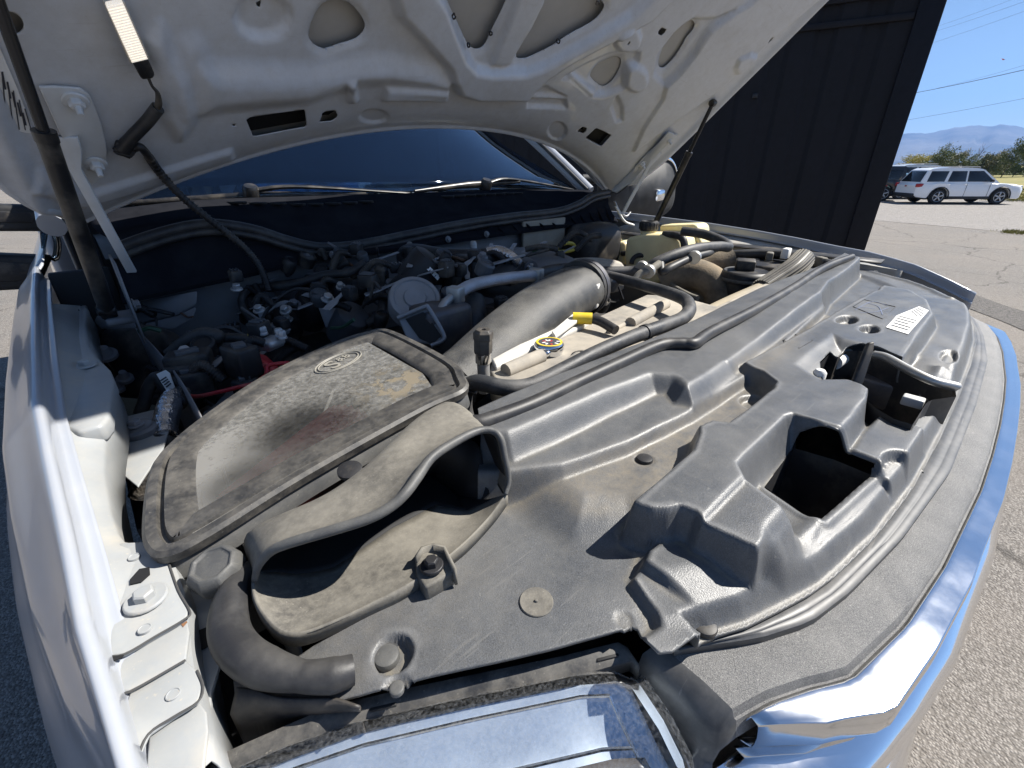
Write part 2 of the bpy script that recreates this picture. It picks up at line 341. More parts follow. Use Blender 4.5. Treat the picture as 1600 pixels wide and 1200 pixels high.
bp_=[tuple(on_ground(*q)[:2]) for q in ((1380,408),(1430,428),(1500,452),(1570,478),(1660,505),(1700,560),(1560,500),(1470,466),(1400,440))]
sheet('gravel_band',bp_,.005,bandm,'dark gravelly strip along the broken pavement edge',step=.12)
# ================================================================ mountains
def ridge(name,R,az0,az1,prof,col,depth,seed):
    N=240; rows=[]
    azs=np.linspace(az0,az1,N); K=26
    for k in range(K):
        t=k/(K-1); row=[]
        for a in azs:
            h=np.interp(a,prof[0],prof[1]); rad=R*(1-.42*(1-t))
            e=mnoise.fractal(Vector((a*.55,t*3.2,seed)),.9,2.1,6)*.5+ .5
            rd=abs(mnoise.fractal(Vector((a*.9,t*1.3,seed+5)),.8,2.2,5))
            hh=h*(t**1.25)*(1-.45*(1-t)*e-.5*rd*t*(1-t)*2)+ (h*.035*mnoise.fractal(Vector((a*2.2,7,seed)),.9,2,4) if k>K*.6 else 0)
            q=AZ(a,rad); row.append((q[0],q[1],max(-.5,hh-6)))
        rows.append(row)
    row=[]
    for a in azs: q=AZ(a,R*1.2); row.append((q[0],q[1],-20))
    rows.append(row)
    return tag(loft(name,rows,col,smooth=True),kind='structure',label='rocky mountain range fading blue behind the trees')
mm=M('mountain scrub',(.075,.085,.095),.95,dust=.8,dcol=(.19,.185,.18),dscale=.0016,dlo=.4,dhi=.62,mottle=0,spec=.1)
def elev(px,py): d=ray(px,py); return math.degrees(math.atan2(d[2],math.hypot(d[0],d[1]))), math.degrees(math.atan2(d[1],d[0]))
pk=[(1380,222),(1415,207),(1450,207),(1490,200),(1520,194),(1545,197),(1570,192),(1590,196),(1610,200)]
ea=[elev(*q) for q in pk]; az=[e[1] for e in ea][::-1]; RM=7800
hs=[RM*math.tan(math.radians(e[0])) for e in ea][::-1]
az=[-30,-12,-3]+az+[14,25,45]; hs=[hs[0]*.8,hs[0]*1.1,hs[0]*.95]+hs+[hs[-1]*.9,hs[-1]*.8,hs[-1]*.6]
ridge('mountain_range',RM,-28,44,(az,hs),mm,0,3.3)
# ================================================================ shipping container
ctm=M('black container paint',(.008,.008,.011),.6,dust=.3,dcol=(.022,.022,.028),dscale=2.2,mottle=.2,rvar=0,spec=.3)
ctm2=M('chipped container edge',(.016,.016,.019),.5,dust=.2,dcol=(.08,.08,.08),dscale=6,speck=0)
tC=3.95; cA=PD(1395,262,tC); cA[2]=0
zA=PD(1447,35,tC*1.0)[2]; A1=PD(1447,35,tC); B1=PZ(1224,59,A1[2]); fd=(B1-A1)[:2]; fd/=np.linalg.norm(fd); fd=np.array([fd[0],fd[1],0.])
nd=np.array([fd[1],-fd[0],0.]); 
if nd[:2]@(CP-cA)[:2]<0: nd=-nd         # face normal towards the truck
HC=PX(1484,-14,cA[0]+.0)[2] if False else 2.86
ax=[fd,nd,np.array([0,0,1.])]
cont=empty('shipping_container',cA); tag(cont,'tall black shipping container standing beyond the far fender','container')
def cbox(name,u,v,w,su,sv,sw,mat=ctm,bev=.006):   # u along face from near corner, v out of face, w up (centres)
    return box(name,cA+fd*u+nd*v+np.array([0,0,w]),(su,sv,sw),mat,cont,ax,bev)
LC,WC=6.06,2.44
cbox('corner_post',.09,-.075,HC/2,.17,.15,HC-.24)
cbox('corner_post',LC-.09,-.075,HC/2,.17,.15,HC-.24)
cbox('top_rail',LC/2,-.05,HC-.06,LC-.36,.10,.12); cbox('top_rail_lip',LC/2,-.018,HC-.26,LC-.36,.03,.05)
cbox('bottom_rail',LC/2,-.06,.10,LC-.36,.12,.16)
cbox('roof',LC/2,-WC/2,HC-.03,LC-.02,WC-.02,.05); cbox('floor',LC/2,-WC/2,.12,LC-.3,WC-.3,.12)
for sx in (.09,LC-.09):
    for sz in (.06,HC-.06):
        for sv in (-.08,-WC+.08):
            o=cbox('corner_casting',sx,sv,sz,.178,.162,.118,ctm2,.012)
            if sv>-.2:
                c=cA+fd*sx+np.array([0,0,sz])+nd*(-.002)
                ring=[c+fd*(.03*math.cos(t)*1.0)+np.array([0,0,.045*math.sin(t)]) for t in np.linspace(0,2*math.pi,17)[:-1]]
                prism('casting_hole',ring,dark,o,.004,nd,bevel=0,smooth=False)
            if abs(sx-.09)<.01:
                c=cA+nd*sv+np.array([0,0,sz])-fd*(-.002)
                ring=[c+nd*(.03*math.cos(t))+np.array([0,0,.045*math.sin(t)]) for t in np.linspace(0,2*math.pi,17)[:-1]]
                prism('casting_hole',ring,dark,o,.004,-fd,bevel=0,smooth=False)
# shallow corrugated side panel
prof=[];u=.175
while u<LC-.19:
    prof+= [(u,-.03),(u+.16,-.03),(u+.20,-.055),(u+.30,-.055),(u+.34,-.03)]; u+=.34
rows=[[cA+fd*a+nd*b+np.array([0,0,w]) for a,b in prof] for w in np.linspace(.18,HC-.115,14)]
loft('side_panel',rows,ctm,cont,smooth=False)
rows=[[cA+fd*a+nd*(-WC-b) +np.array([0,0,w]) for a,b in prof] for w in (.18,HC-.1)]
loft('side_panel',rows,ctm,cont,smooth=False)
cbox('end_panel',.03,-WC/2,HC/2,.03,WC-.3,HC-.2); cbox('end_panel',LC-.03,-WC/2,HC/2,.03,WC-.3,HC-.2)
cbox('lashing_bracket',1.22,-.012,2.12,.05,.03,.04,ctm2)
# ================================================================ pickup truck
truck=empty('pickup_truck',(0,1.4,0)); tag(truck,'white pickup truck with its hood open over a dusty engine bay','truck')
# ---------------- hood
def hood_ye(x): return .835+.127*(np.abs(x)/.829)**2.2
def hood_z(x,y):
    s=.72-y; z=1.637+.85*s+.1*s*s-.075*(x/.77)**2
    e=np.maximum(hood_ye(x)-y,0); return z+.105*np.exp(-e/.065)
HN=np.array([0,-.65,-.76])
def PH(px,py,off=0.):
    d=ray(px,py); lo,hi=.2,3.0
    g=lambda t:(lambda q:q[2]-hood_z(q[0],q[1]))(CP+d*t-HN*off)
    t=lo; st=.01; g0=g(t)
    while t<hi:
        if g(t+st)*g0<0: break
        t+=st
    a,b=t,t+st
    for _ in range(40):
        m=(a+b)/2
        if g(m)*g0>0: a=m
        else: b=m
    return CP+d*a
def hpoly(l,off=0.): return [tuple(PH(*q,off)[:2]) for q in l]
c2=crop(440,0,.35); c3=crop(900,0,.4375); c1=crop(0,0,.35)
mir=lambda pl:[(-a,b) for a,b in pl][::-1]
h1=crop(480,0,.4094); h2=crop(860,0,.34646)
cut_oval=hpoly(c2((125,160),(150,80),(190,25),(250,10),(310,25),(360,80),(378,130),(340,180),(250,210),(190,228),(140,200)))
cut_triL=hpoly(h1((470,-140),(528,-10),(547,35),(575,90),(610,165),(632,190),(660,193),(685,172),(706,125),(740,60),(775,-20),(820,-140)))
cut_triR=hpoly(h1((802,226),(806,195),(830,150),(862,88),(905,5),(960,-120),(1150,-120),(1120,-10),(1138,25),(1128,52),(1090,90),(1000,140),(940,180),(860,220),(825,230)))
cut_rL=hpoly(c1((1095,525),(1360,487),(1370,565),(1130,610))); cut_rR=hpoly(h2((205,575),(275,608),(228,660),(155,622)))
cut_n=hpoly(c1((1425,545),(1440,498),(1495,490),(1510,520),(1480,540))); cut_nR=hpoly(h2((115,592),(145,570),(165,578),(155,603)))
cut_far=hpoly(h2((498,312),(510,255),(545,190),(590,130),(640,108),(662,125),(655,155),(625,190),(600,235),(560,290),(520,325)))
cut_ovR=hpoly(h2((195,355),(225,315),(280,287),(320,280),(333,305),(320,345),(290,390),(255,412),(230,405),(200,378)))
def circ(px,py,r): q=PH(px,py); return [(q[0]+r*math.cos(t),q[1]+r*.78*math.sin(t)) for t in np.linspace(0,2*math.pi,15)[:-1]]
holes_small=[circ(410,15,.0055),circ(365,195,.004),circ(979,62,.005),circ(993,124,.004),circ(12,35,.014)]
slots=[hpoly(h2((480,150),(498,122),(525,132),(505,162))),hpoly(h2((970,180),(990,153),(1010,163),(990,190)))]
hood_holes=[smoothpoly(cut_oval,3),smoothpoly(cut_triL,3),smoothpoly(cut_triR,3),cut_rL,cut_rR,cut_n,cut_nR,smoothpoly(cut_far,3),smoothpoly(mir(cut_far),3),smoothpoly(cut_ovR,3)]+holes_small+slots
# pressed relief, positive towards the engine
E_=[]
def emb(pl,h,w): E_.append((pl,h,w))
def ell(px,py,a,b): return hpoly([(px+a*math.cos(t),py+b*math.sin(t)) for t in np.linspace(0,2*math.pi,13)[:-1]])
emb(hpoly(h1((290,-140),(345,40),(440,140),(530,240),(555,300),(575,345),(640,368),(830,372),(860,330),(900,290),(1000,225),(1150,145),(1300,65),(1420,-60),(1330,-60),(1230,40),(1100,122),(1000,178),(900,232),(830,258),(700,260),(640,248),(600,203),(560,103),(522,-10),(450,-140))),.022,.016)
emb(hpoly(h1((700,238),(742,130),(790,0),(830,-120),(930,-120),(895,0),(850,92),(800,172),(765,238))),.013,.012)
emb(hpoly(h1((-400,262),(0,272),(250,232),(480,258),(545,300),(530,335),(300,300),(180,305),(0,372),(-400,405))),.018,.040)
emb(hpoly(h1((300,328),(530,338),(532,378),(290,376))),.013,.012); emb(hpoly(h1((145,292),(168,286),(192,378),(165,385))),.012,.012)
emb(hpoly(h1((842,378),(985,382),(990,414),(842,410))),-.010,.008); emb(hpoly(h1((872,338),(910,332),(985,370),(852,370))),-.010,.008)
emb(hpoly(h2((60,352),(150,300),(260,250),(360,228),(402,245),(396,280),(352,300),(332,400),(250,432),(190,432),(90,352))),-.013,.012)
emb(hpoly(h2((85,345),(108,343),(207,420),(190,434))),.012,.008); emb(hpoly(h2((275,482),(300,432),(326,482),(326,545),(300,552))),-.010,.008)
emb(hpoly(h2((470,340),(490,240),(560,150),(640,90),(740,88),(830,48),(722,130),(642,250),(562,342),(517,385))),-.010,.012)
emb(hpoly(h2((1000,-90),(910,0),(830,50),(740,110),(690,170),(650,240),(580,330),(520,385),(505,440),(420,570),(370,680),(470,605),(750,405),(1000,165),(1260,-60))),.010,.006)
emb(hpoly(h2((825,290),(840,250),(890,228),(930,240),(880,300),(835,320))),.010,.008)
for q in ((345,170,60,62),(385,352,52,58)): emb(ell(*h2(q[:2])[0],q[2]*.346,q[3]*.346),.010,.010)
for q in ((255,445,55,26),(955,500,36,34)): emb(ell(*h1(q[:2])[0],q[2]*.41,q[3]*.41),-.007,.008)
emb(ell(412,28,44,34),-.012,.012); emb(ell(300,120,26,60),.010,.030); emb(hpoly([(60,260),(140,300),(260,262),(360,232),(365,246),(250,285),(130,322),(50,290)]),.008,.012)
emb(hpoly([(230,60),(250,40),(285,120),(300,190),(280,215),(255,180)]),.012,.024)
def hood_disp(x,y):
    d=np.zeros_like(x)
    for pl,h,w in E_: d+=h*(1-sst(-w/2,w/2,sdf(pl,x,y)))
    d+=-.030*sst(.055,.005,np.abs(hood_ye(x)-y-.0))*0
    e=hood_ye(x)-y; d+=.012*np.exp(-((e-.035)/.012)**2)-.010*np.exp(-((e-.012)/.008)**2)
    es=.888-np.abs(x); d+=.012*np.exp(-((es-.03)/.014)**2)
    for h in hood_holes[:3]+hood_holes[7:10]: d+= -.006*np.exp(-(sdf(h,x,y)/.006)**2)
    return d
def hood_pt(x,y,off=0.):
    z=hood_z(x,y); d=hood_disp(x,y)+off; return (x+HN[0]*d,y+HN[1]*d,z+HN[2]*d)
YF=-.185
sideR=[(.812,.905),(.839,.838),(.862,.803),(.882,.768),(.891,.72),(.880,.5),(.862,.2),(.845,.0),(.82,YF+.06),(.72,YF+.03),(.4,YF),(0,YF-.015)]
outl=[(x,float(hood_ye(np.array(x)))) for x in np.linspace(-.795,.795,41)]+sideR+[(-a,b) for a,b in sideR[:-1]][::-1]
hood=field('hood',np.arange(-.90,.901,.004),np.arange(YF-.02,.975,.0035),lambda x,y:hood_pt(x,y),outl,hood_holes,hoodin,truck,solid=.0016,soff=0)
tag(hood,'raised hood, grey-white pressed inner panel with cut-outs')
skinm=M('hood skin back',(.42,.41,.39),.5,mottle=.05,dust=.4,dcol=(.36,.33,.28),dscale=10)
def skin_pt(x,y):
    z=hood_z(x,y); return (x,y-HN[1]*.024,z-HN[2]*.024)
outl2=[(a*1.0,b) for a,b in outl]
o=field('outer_skin',np.arange(-.90,.901,.02),np.arange(YF-.02,.975,.02),skin_pt,outl2,[],skinm,hood,solid=.001)
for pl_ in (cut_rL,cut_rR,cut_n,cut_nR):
    c0=np.mean(np.array(pl_),0); q_=[np.array(skin_pt(np.array(c0[0]+(a-c0[0])*1.25),np.array(c0[1]+(b-c0[1])*1.25)))+HN*.006 for a,b in pl_]; mesh('cavity_shade',q_,[tuple(range(len(q_)))],dark,hood,smooth=False)  # black sheets painting the shade inside the hood openings
# folded rim joining skin and inner panel
rim=[np.array(hood_pt(np.array([a]),np.array([b]),-.010)).ravel() for a,b in resample(outl+[outl[0]],220)[:-1]]
V,Fc=tubegeo(rim,.011,8,True,flat=1.0); mesh('folded_rim',V,Fc,hoodin,hood)
# dark sealer dabs on the cut-out edges
for q in ((560,62),(700,128),(858,82),(803,172),(958,156),(1108,12),(616,170)):
    c_=h1(q)[0]; tube('sealer_dab',[PH(c_[0]+2.6*math.cos(t)*rng.uniform(.5,1.3),c_[1]+3.6*math.sin(t)*rng.uniform(.5,1.3),.006) for t in np.linspace(0,5.8,7)],.0016,plasticb,hood,seg=5)
# hood label (lines of print)
def hframe(px,py):
    q=PH(px,py,.004); ex=np.array([1,0,-.15*q[0]/.77**2*1.0]); ey=np.array([0,-1,.9]); return q,ex/np.linalg.norm(ex),ey/np.linalg.norm(ey)
lab=[PH(*q,.003) for q in ((-30,60),(0,75),(28,140),(53,208),(40,207),(-30,190))]
lb=prism('warning_label',lab,white,hood,.0006,HN,bevel=0,smooth=False)
for k in range(7):
    a=PH(-25+ (k*11),70+k*6 if k<2 else 85+k*8,.0042); b=PH(2+k*8,200-0*k,.0042)
    if k<6: tube('print_line',[PH(-6+k*9,100+k*14,.0042),PH(2+k*9.4,200+k*.8,.0042)],.0006,ink,hood,seg=4,straight=True)
for k in range(5):
    q=[PH(x,y,.0043) for x,y in ((2+k*8,112+k*16),(5+k*8,112+k*16),(10+k*8,140+k*14),(7+k*8,140+k*14))]
    mesh('print_block',q,[(0,1,2,3)],ink,hood,smooth=False)
# ---------------- hinge plates and arms
def hexbolt(name,c,axis,r,h,mat,parent,washer=1.9,stud=0):
    V=[];Fc=[]
    a,b,w=frame_from(axis); c=np.array(c,float)
    v1,f1=lathegeo([(r*washer,0),(r*washer,.16*h),(r*washer*.93,.3*h),(r*1.12,.32*h)],c,axis,20); V+=v1;Fc+=f1
    o=len(V); pr=[(r*1.1,.3*h),(r*1.1,.85*h),(r*.9,h)]
    if stud: pr+=[(r*.5,h),(r*.45,h+stud)]
    for (q,hh) in pr:
        s=6
        for k in range(s): t=2*math.pi*k/s; V.append(c+w*hh+q*(math.cos(t)*a+math.sin(t)*b))
    for i in range(len(pr)-1):
        for k in range(6): l=(k+1)%6; Fc.append((o+i*6+k,o+i*6+l,o+(i+1)*6+l,o+(i+1)*6+k))
    Fc.append(tuple(o+(len(pr)-1)*6+k for k in range(6)))
    return mesh(name,V,Fc,mat,parent,smooth=True,auto=30,bevel=r*.05,seg=1)
hingem=M('hinge paint',(.60,.61,.61),.4,mottle=.04,dust=.3,dcol=(.4,.36,.3),dscale=15)
cH=crop(0,0,1/3)
for sx in (-1,1):
    def HP(l,off):
        out=[]
        for q in l:
            p=PH(*q,off); out.append(np.array([p[0]*(1 if sx<0 else -1),p[1],p[2]]))
        return out
    pl=HP(cH((178,398),(250,396),(372,405),(415,435),(440,490),(470,570),(488,640),(498,700),(490,790),(465,830),(430,860),(380,790),(345,740),(270,600),(225,500)),.006)
    hp=prism('hinge_plate',pl,hingem,truck,.004,HN,bevel=.0015)
    for q in ((352,470),(448,765)):
        p=HP(cH(q),.010)[0]; hexbolt('bolt',p,HN+np.array([0,-.1,-.2]),.0085,.012,hingem,hp,1.75,stud=.012)
    P0=HP(cH((300,640)),.012)[0]; piv=np.array([sx*.775,.80,1.36])
    a=P0; m1=HP(cH((320,700)),.016)[0]; m2=HP(cH((345,790)),.02)[0]
    w=np.array([1.,0,0]); 
    rows=[]
    for (p,wd) in ((a,.030),(m1,.030),(m2,.018),((m2+piv)/2,.017),(piv,.017)):
        rows.append([p+np.array([-wd/2*.6,wd*.4,-.0]),p+np.array([wd/2,wd*.0,.0])])
    loft('hinge_arm',rows,hingem,truck,solid=.005,soff=0,bevel=.001,auto=40)
hr=[PH(*q,.014) for q in ((1028,224),(1044,205),(1052,207),(1051,216))]+[PX(*q,.80) for q in ((1003,264),(984,287),(964,302),(955,298),(984,262))]
prism('hinge_strap',hr,hingem,truck,.004,HN,bevel=.001)
# ---------------- gas struts
strutm=M('strut black',(.015,.015,.016),.32,dust=.3,dcol=DUST,dscale=20)
rodm=M('strut rod',(.03,.03,.032),.25,.5,mottle=0)
for sx in (-1,1):
    b0=np.array([sx*.827,.686,1.324]); t0=np.array([sx*.811,.521,1.714]); d=(t0-b0)
    o=tube('gas_strut',[b0-d*.03,b0+d*.62],.0112,strutm,truck,seg=18,straight=True)
    tube('rod',[b0+d*.6,t0],.0065,rodm,o,seg=12,straight=True); tube('collar',[b0+d*.615,b0+d*.645],.0124,strutm,o,seg=18,straight=True)
    lathe('ball_socket',[(.004,-.012),(.010,-.010),(.012,0),(.009,.012),(.004,.014)],t0,strutm,o,axis=(sx,0,.1),seg=14); lathe('ball_socket',[(.004,-.012),(.010,-.010),(.012,0),(.009,.012),(.004,.014)],b0,strutm,o,axis=(sx,0,.1),seg=14)
# ---------------- fenders: sections across, lofted rearwards
FY=np.array([-.30,-.20,-.12,-.056,0,.086,.2,.32,.5,.8,1.02])
crn=np.array([.860,.867,.874,.879,.884,.888,.894,.900,.902,.905,.906])            # crown half-width
crs=np.array([.868,.875,.883,.893,.906,.920,.931,.939,.942,.945,.946])            # crease half-width
crz=np.array([1.21,1.25,1.278,1.290,1.299,1.306,1.318,1.328,1.340,1.352,1.358])
def fender(sx):
    rows=[];yy=np.linspace(-.26,1.02,80)
    for y in yy:
        a,cs,cz=[np.interp(y,FY,k) for k in (crn,crs,crz)]; f=sst(-.15,.25,y); w=cs-a
        sec=[(a-.012,cz-.0255),(a-.005,cz-.025),(a-.0025,cz-.021),(a-.002,cz-.006),(a-.0005,cz-.0015),(a+.002,cz),(a+.004+w*.06,cz-.002),(a+w*.5,cz-.018),(a+w*.85,cz-.033),(cs,cz-.041),(cs+.003,cz-.050),
             (cs+.009,cz-.08),(cs+.022+.006*f,cz-.13),(cs+.038+.008*f,cz-.23),(cs+.047+.010*f,cz-.35),(cs+.050+.010*f,cz-.47),(cs+.048+.010*f,cz-.61)]
        S_=cr([np.array([p,0,q]) for p,q in sec],3)
        rows.append([np.array([sx*p[0],y,p[2]]) for p in S_])
    o=loft('fender',rows,paint,truck,solid=.0012,soff=0); return o
fenL=fender(-1); fenR=fender(1)
tag(fenL,'glossy white fender beside the air filter box'); tag(fenR,'white fender in front of the black container')
# ================================================================ radiator cover (one moulded panel)
def zp(l,z): return [tuple(PZ(a,b,z)[:2]) for a,b in l]
k2=crop(700,560,.3375); k3=crop(1100,440,.3167); k4=crop(780,860,.3125); k5=crop(1200,760,.3667); k6=crop(860,320,.35); k8=crop(200,500,.4167); k1=crop(300,820,.3167)
rimx=np.array([-.80,-.70,-.64,-.615,-.56,-.487,-.40,-.30,-.15,0,.15,.30,.40,.487,.56,.62,.70,.78]); rimy=np.array([-.10,-.15,-.19,-.222,-.250,-.274,-.288,-.297,-.302,-.303,-.302,-.297,-.288,-.274,-.25,-.222,-.16,-.05])
rim_y=lambda x: np.interp(x,rimx,rimy)
zF=1.255; zV=1.274; zLg=1.286; zR=1.306; zP=1.298; zA_=1.270
P_val=zp([(792,728),(850,770),(905,800),(950,798),(985,795),(1030,830)],zV)+[(-.45,-.20),(.2,-.2),(.2,.06),(-.66,.06),(-.64,-.01)]
P_ledge=zp([(790,742),(880,728),(980,693),(1080,645),(1165,590),(1190,575)],zLg)+[(.2,-.08),(.3,.06),(-.68,.06),(-.66,.0)]
P_ridge=zp([(770,690),(800,690),(860,665),(960,618),(1025,590),(1048,592),(1062,606),(1085,610),(1112,592),(1200,525),(1295,457),(1305,440)],zR)+[(.68,-.03),(.76,-.02),(.76,.06),(-.68,.06)]
kP=crop(960,640,.31677); kQ=crop(1200,480,.26667)
P_top=zp([(987,783),(1040,738),(1083,700),(1092,676),(1092,664),(1112,655),(1138,658),(1175,632),(1203,608),(1213,596),(1192,579),(1177,573),(1163,565),(1250,520),(1320,478),(1380,445),(1420,452),(1452,468),(1462,490),(1440,520),(1413,557)],zP)+zp([(1385,570),(1360,600)],zP)+zp(kQ((585,535),(520,640),(435,735),(250,700))+kP((865,485),(800,560),(722,668),(580,605),(440,542),(400,500),(330,475),(270,490),(190,492),(120,470)),zP)
P_apron=zp([(1040,838),(1012,856),(1000,882),(992,894),(1027,941),(1032,960),(1019,971),(998,980),(1014,1000),(1030,1014),(1052,1012),(1092,1000),(1139,982),(1280,905),(1240,880),(1186,850),(1098,811)],zA_)
P_apl=zp(k4((705,80),(720,85),(930,230),(1140,385),(1060,470),(870,520),(760,500),(660,385),(770,350),(790,300),(660,110)),zA_-.006)
P_shelf=zp(kQ((500,845),(560,740),(655,640),(800,672),(960,722),(1012,755),(1005,785),(940,835),(960,870),(905,930),(830,1005),(780,965),(640,900)),1.2785)
P_fun=zp(kP((600,260),(640,215),(840,25),(880,12),(960,40),(1130,110),(1165,205),(1300,270),(1389,300),(1389,330),(1100,560),(1010,620),(870,485),(640,330)),zP)
P_hole=zp(k3((432,832),(440,822),(640,880),(822,955),(815,975),(570,1190),(520,1170),(300,1015)),1.262)
P_latch=zp(k3((572,398),(622,348),(665,362),(700,332),(770,332),(850,352),(960,400),(1130,462),(1245,512),(1250,555),(1130,572),(1100,590),(1035,694),(940,664),(850,610),(760,545),(650,500),(590,478)),1.288)
P_rearplat=zp(k3((430,390),(560,300),(640,250),(700,265),(780,330),(820,420),(600,500),(540,470)),1.305)
P_step2=zp(kP((440,535),(640,330),(900,480),(725,690)),zP)
dimples=[(1360,453,.030,.013,.012),(1322,503,.030,.014,.012),(1357,518,.024,.012,.012),(1185,605,.020,.016,.007),(1492,536,.03,.010,.010),(1420,702,.026,.015,.012),(1462,585,.02,.013,.01)]
outline_c=[(-.78,-.062),(-.835,-.055)]+zp([(352,985),(375,1045),(420,1085),(480,1100),(560,1088)],1.250)+zp([(700,1055),(860,1018),(980,985),(992,978)],1.252)+zp([(1014,1000),(1030,1016),(1052,1014)],1.262)+[(x,float(rim_y(x))) for x in np.linspace(-.595,.60,40)]+[(.68,-.17),(.75,-.09),(.77,-.02),(.765,.03),(-.575,.03),(-.598,-.004),(-.640,-.045),(-.70,-.062)]
P_recess=zp(kQ((150,330),(260,240),(380,150),(450,185),(600,215),(760,285),(640,420),(300,430)),zP)
def cover_z(x,y):
    z=np.full_like(x,zF)+.10*np.minimum(y+.19,0)*(x<-.55)-.012*sst(-.74,-.84,x)
    def up(z,pl,lv,w,bias=0): t=1-sst(-w/2,w/2,sdf(pl,x,y)+bias); return z*(1-t)+lv*t
    e=y-rim_y(x)
    z=up(z,P_val,zV,.055)
    z=up(z,P_ledge,zLg,.011)
    z=up(z,P_ridge,zR+.004*np.sin(x*9),np.where(x<-.25,.024,.018),.004)
    z=np.where(z<zA_,up(z,P_apron,zA_-.010*sst(.05,.0,e),.007),z)
    z=np.where(sdf(P_apl,x,y)<.02,np.minimum(z,up(z,P_apl,zA_-.008,.006)),z)
    m=sst(-.525,-.505,x)*sst(.13,.10,e); z=z*(1-m)+1.262*m
    # raised platform: steep on its left side, slanting towards the front rail
    sd=sdf(P_top,x,y)
    fr=sst(.075,.055,e)*sst(-.535,-.515,x)*(1-sst(-.39,-.37,x)); rs=sst(-.40,-.37,x)*(1-sst(-.27,-.22,x))*sst(.10,.08,e); lf=sst(.0,.08,x)*sst(.12,.09,e)
    w=.0075+.026*fr+.018*rs+.016*lf
    t=1-sst(0,1,sd/w+.25); z=z*(1-t)+np.maximum(zP,z)*t
    s2=sdf(P_step2,x,y); z=z-.0035*(1-sst(-.003,.003,s2))*t
    ss=sdf(P_shelf,x,y); ts=1-sst(-.001,.008,ss); z=np.maximum(z,z*(1-ts)+1.2785*ts)
    fs=sst(.0,.06,x)*(1-sst(.45,.6,x)); ts=fs*sst(.006,.022,e)*sst(.12,.09,e); z=np.maximum(z,z*(1-ts)+1.274*ts)
    # recess round the latch
    f=1-sst(-.030,.002,sdf(P_recess,x,y)); z=z*(1-f)+np.minimum(z,1.284)*f
    # funnel of the square opening
    f=1-sst(-.017,.001,sdf(P_fun,x,y)); z=z*(1-f)+np.minimum(z,1.2625)*f
    hs_=sdf(P_hole,x,y); z=z+.0015*np.exp(-((hs_-.005)/.003)**2)-.0012*np.exp(-(hs_/.002)**2)
    for (px,py,ra,rb,dp) in dimples:
        q=PZ(px,py,zP-.004); g=((x-q[0])/ra)**2+((y-q[1])/rb)**2; z=z-dp*(1-sst(.55,1.15,g))
    # front rail, groove and rounded rim
    z=z+.0045*np.exp(-((e-.030)/.008)**2)*sst(-.50,-.46,x)*(z<1.268)
    z=z-(z-1.2465)*sst(.016,.0035,e)*(x>-.60)
    for (px,py,r,dp) in ((614,1020,.0125,.008),(620,1075,.0088,.0025),(975,968,.0065,.0012),(1100,980,.0095,.002),(1007,719,.0105,.0012)):
        q=PZ(px,py,zF); 
        if dp==.002 and px>1000: q=PZ(px,py,zA_-.012)
        if px==1007: q=PZ(px,py,zV)
        g=np.hypot(x-q[0],y-q[1]); z=z-dp*(1-sst(r*.82,r*1.05,g))
    z=z+.0006*np.sin(x*41+3*np.sin(y*33))*np.sin(y*57+2*np.sin(x*21))
    return z
xs=np.r_[np.arange(-.86,-.30,.0017),np.arange(-.30,.05,.0024),np.arange(.05,.80,.0045)]; ys=np.arange(-.31,.04,.0019)
def tan_mask(x,y):
    v=sst(.004,-.012,sdf(P_val,x,y))*sst(-.004,.010,sdf(P_ledge,x,y))*sst(.0,.004,sdf(P_top,x,y))
    v=np.maximum(v,.8*np.exp(-((sdf(P_ledge,x,y)-.006)/.012)**2)*(x<.1)); v=np.maximum(v,.7*sst(.012,-.004,np.abs(sdf(P_top,x,y)-.010))*(y>-.12)*(x>-.25))
    return np.clip(v+.30*sst(-.60,-.72,x)*sst(-.16,-.08,y),0,1)
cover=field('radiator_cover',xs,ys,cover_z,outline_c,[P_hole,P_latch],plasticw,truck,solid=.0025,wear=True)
at=cover.data.attributes.new('tan','FLOAT','POINT'); cv=np.array([v.co[:2] for v in cover.data.vertices]); at.data.foreach_set('value',tan_mask(cv[:,0],cv[:,1]).astype(np.float32))
tag(cover,'dusty black moulded radiator cover with openings and clips')
def CZ(px,py,z0=1.27):
    for _ in range(6): q=PZ(px,py,z0); z0=float(cover_z(np.array([q[0]]),np.array([q[1]]))[0])
    q=PZ(px,py,z0); return q
# tunnel walls below the two openings
for nm,pl,z0 in (('air_opening',P_hole,1.2625),('latch_opening',P_latch,1.285)):
    rows=[[(a,b,z) for a,b in pl] for z in (z0,z0-.05,z0-.12)]
    loft(nm,rows,plasticb,cover,closed_u=True,smooth=False)
# push-in clips
def clip(px,py,r,h,mat=plasticb,dz=0.,flat=False):
    q=CZ(px,py); q=q+np.array([0,0,dz])
    return lathe('push_clip',[(r*.95,-.002),(r,.0),(r,h*.55),(r*.92,h*.85),(r*.72,h),(r*.3,h*1.04)] if not flat else [(r,-.001),(r,.0008),(r*.96,.0013),(r*.9,.0012),(r*.5,.0012),(r*.14,.0012),(r*.09,.0026),(.0005,.0028)],q,mat,cover,seg=28)
clip(605,1030,.0082,.005,plastic); clip(1100,981,.0086,.0045,plasticb); clip(1007,719,.0080,.0035,plasticb); clip(1187,605,.008,.004,plasticb); clip(1462,640,.009,.004,plasticb)
clip(838,941,.0120,.002,plasticd,flat=True); clip(1184,607,.007,.003,plasticd,flat=True)
clip(620,1076,.0045,.0015,plastic); clip(1460,598,.010,.004,plasticb)
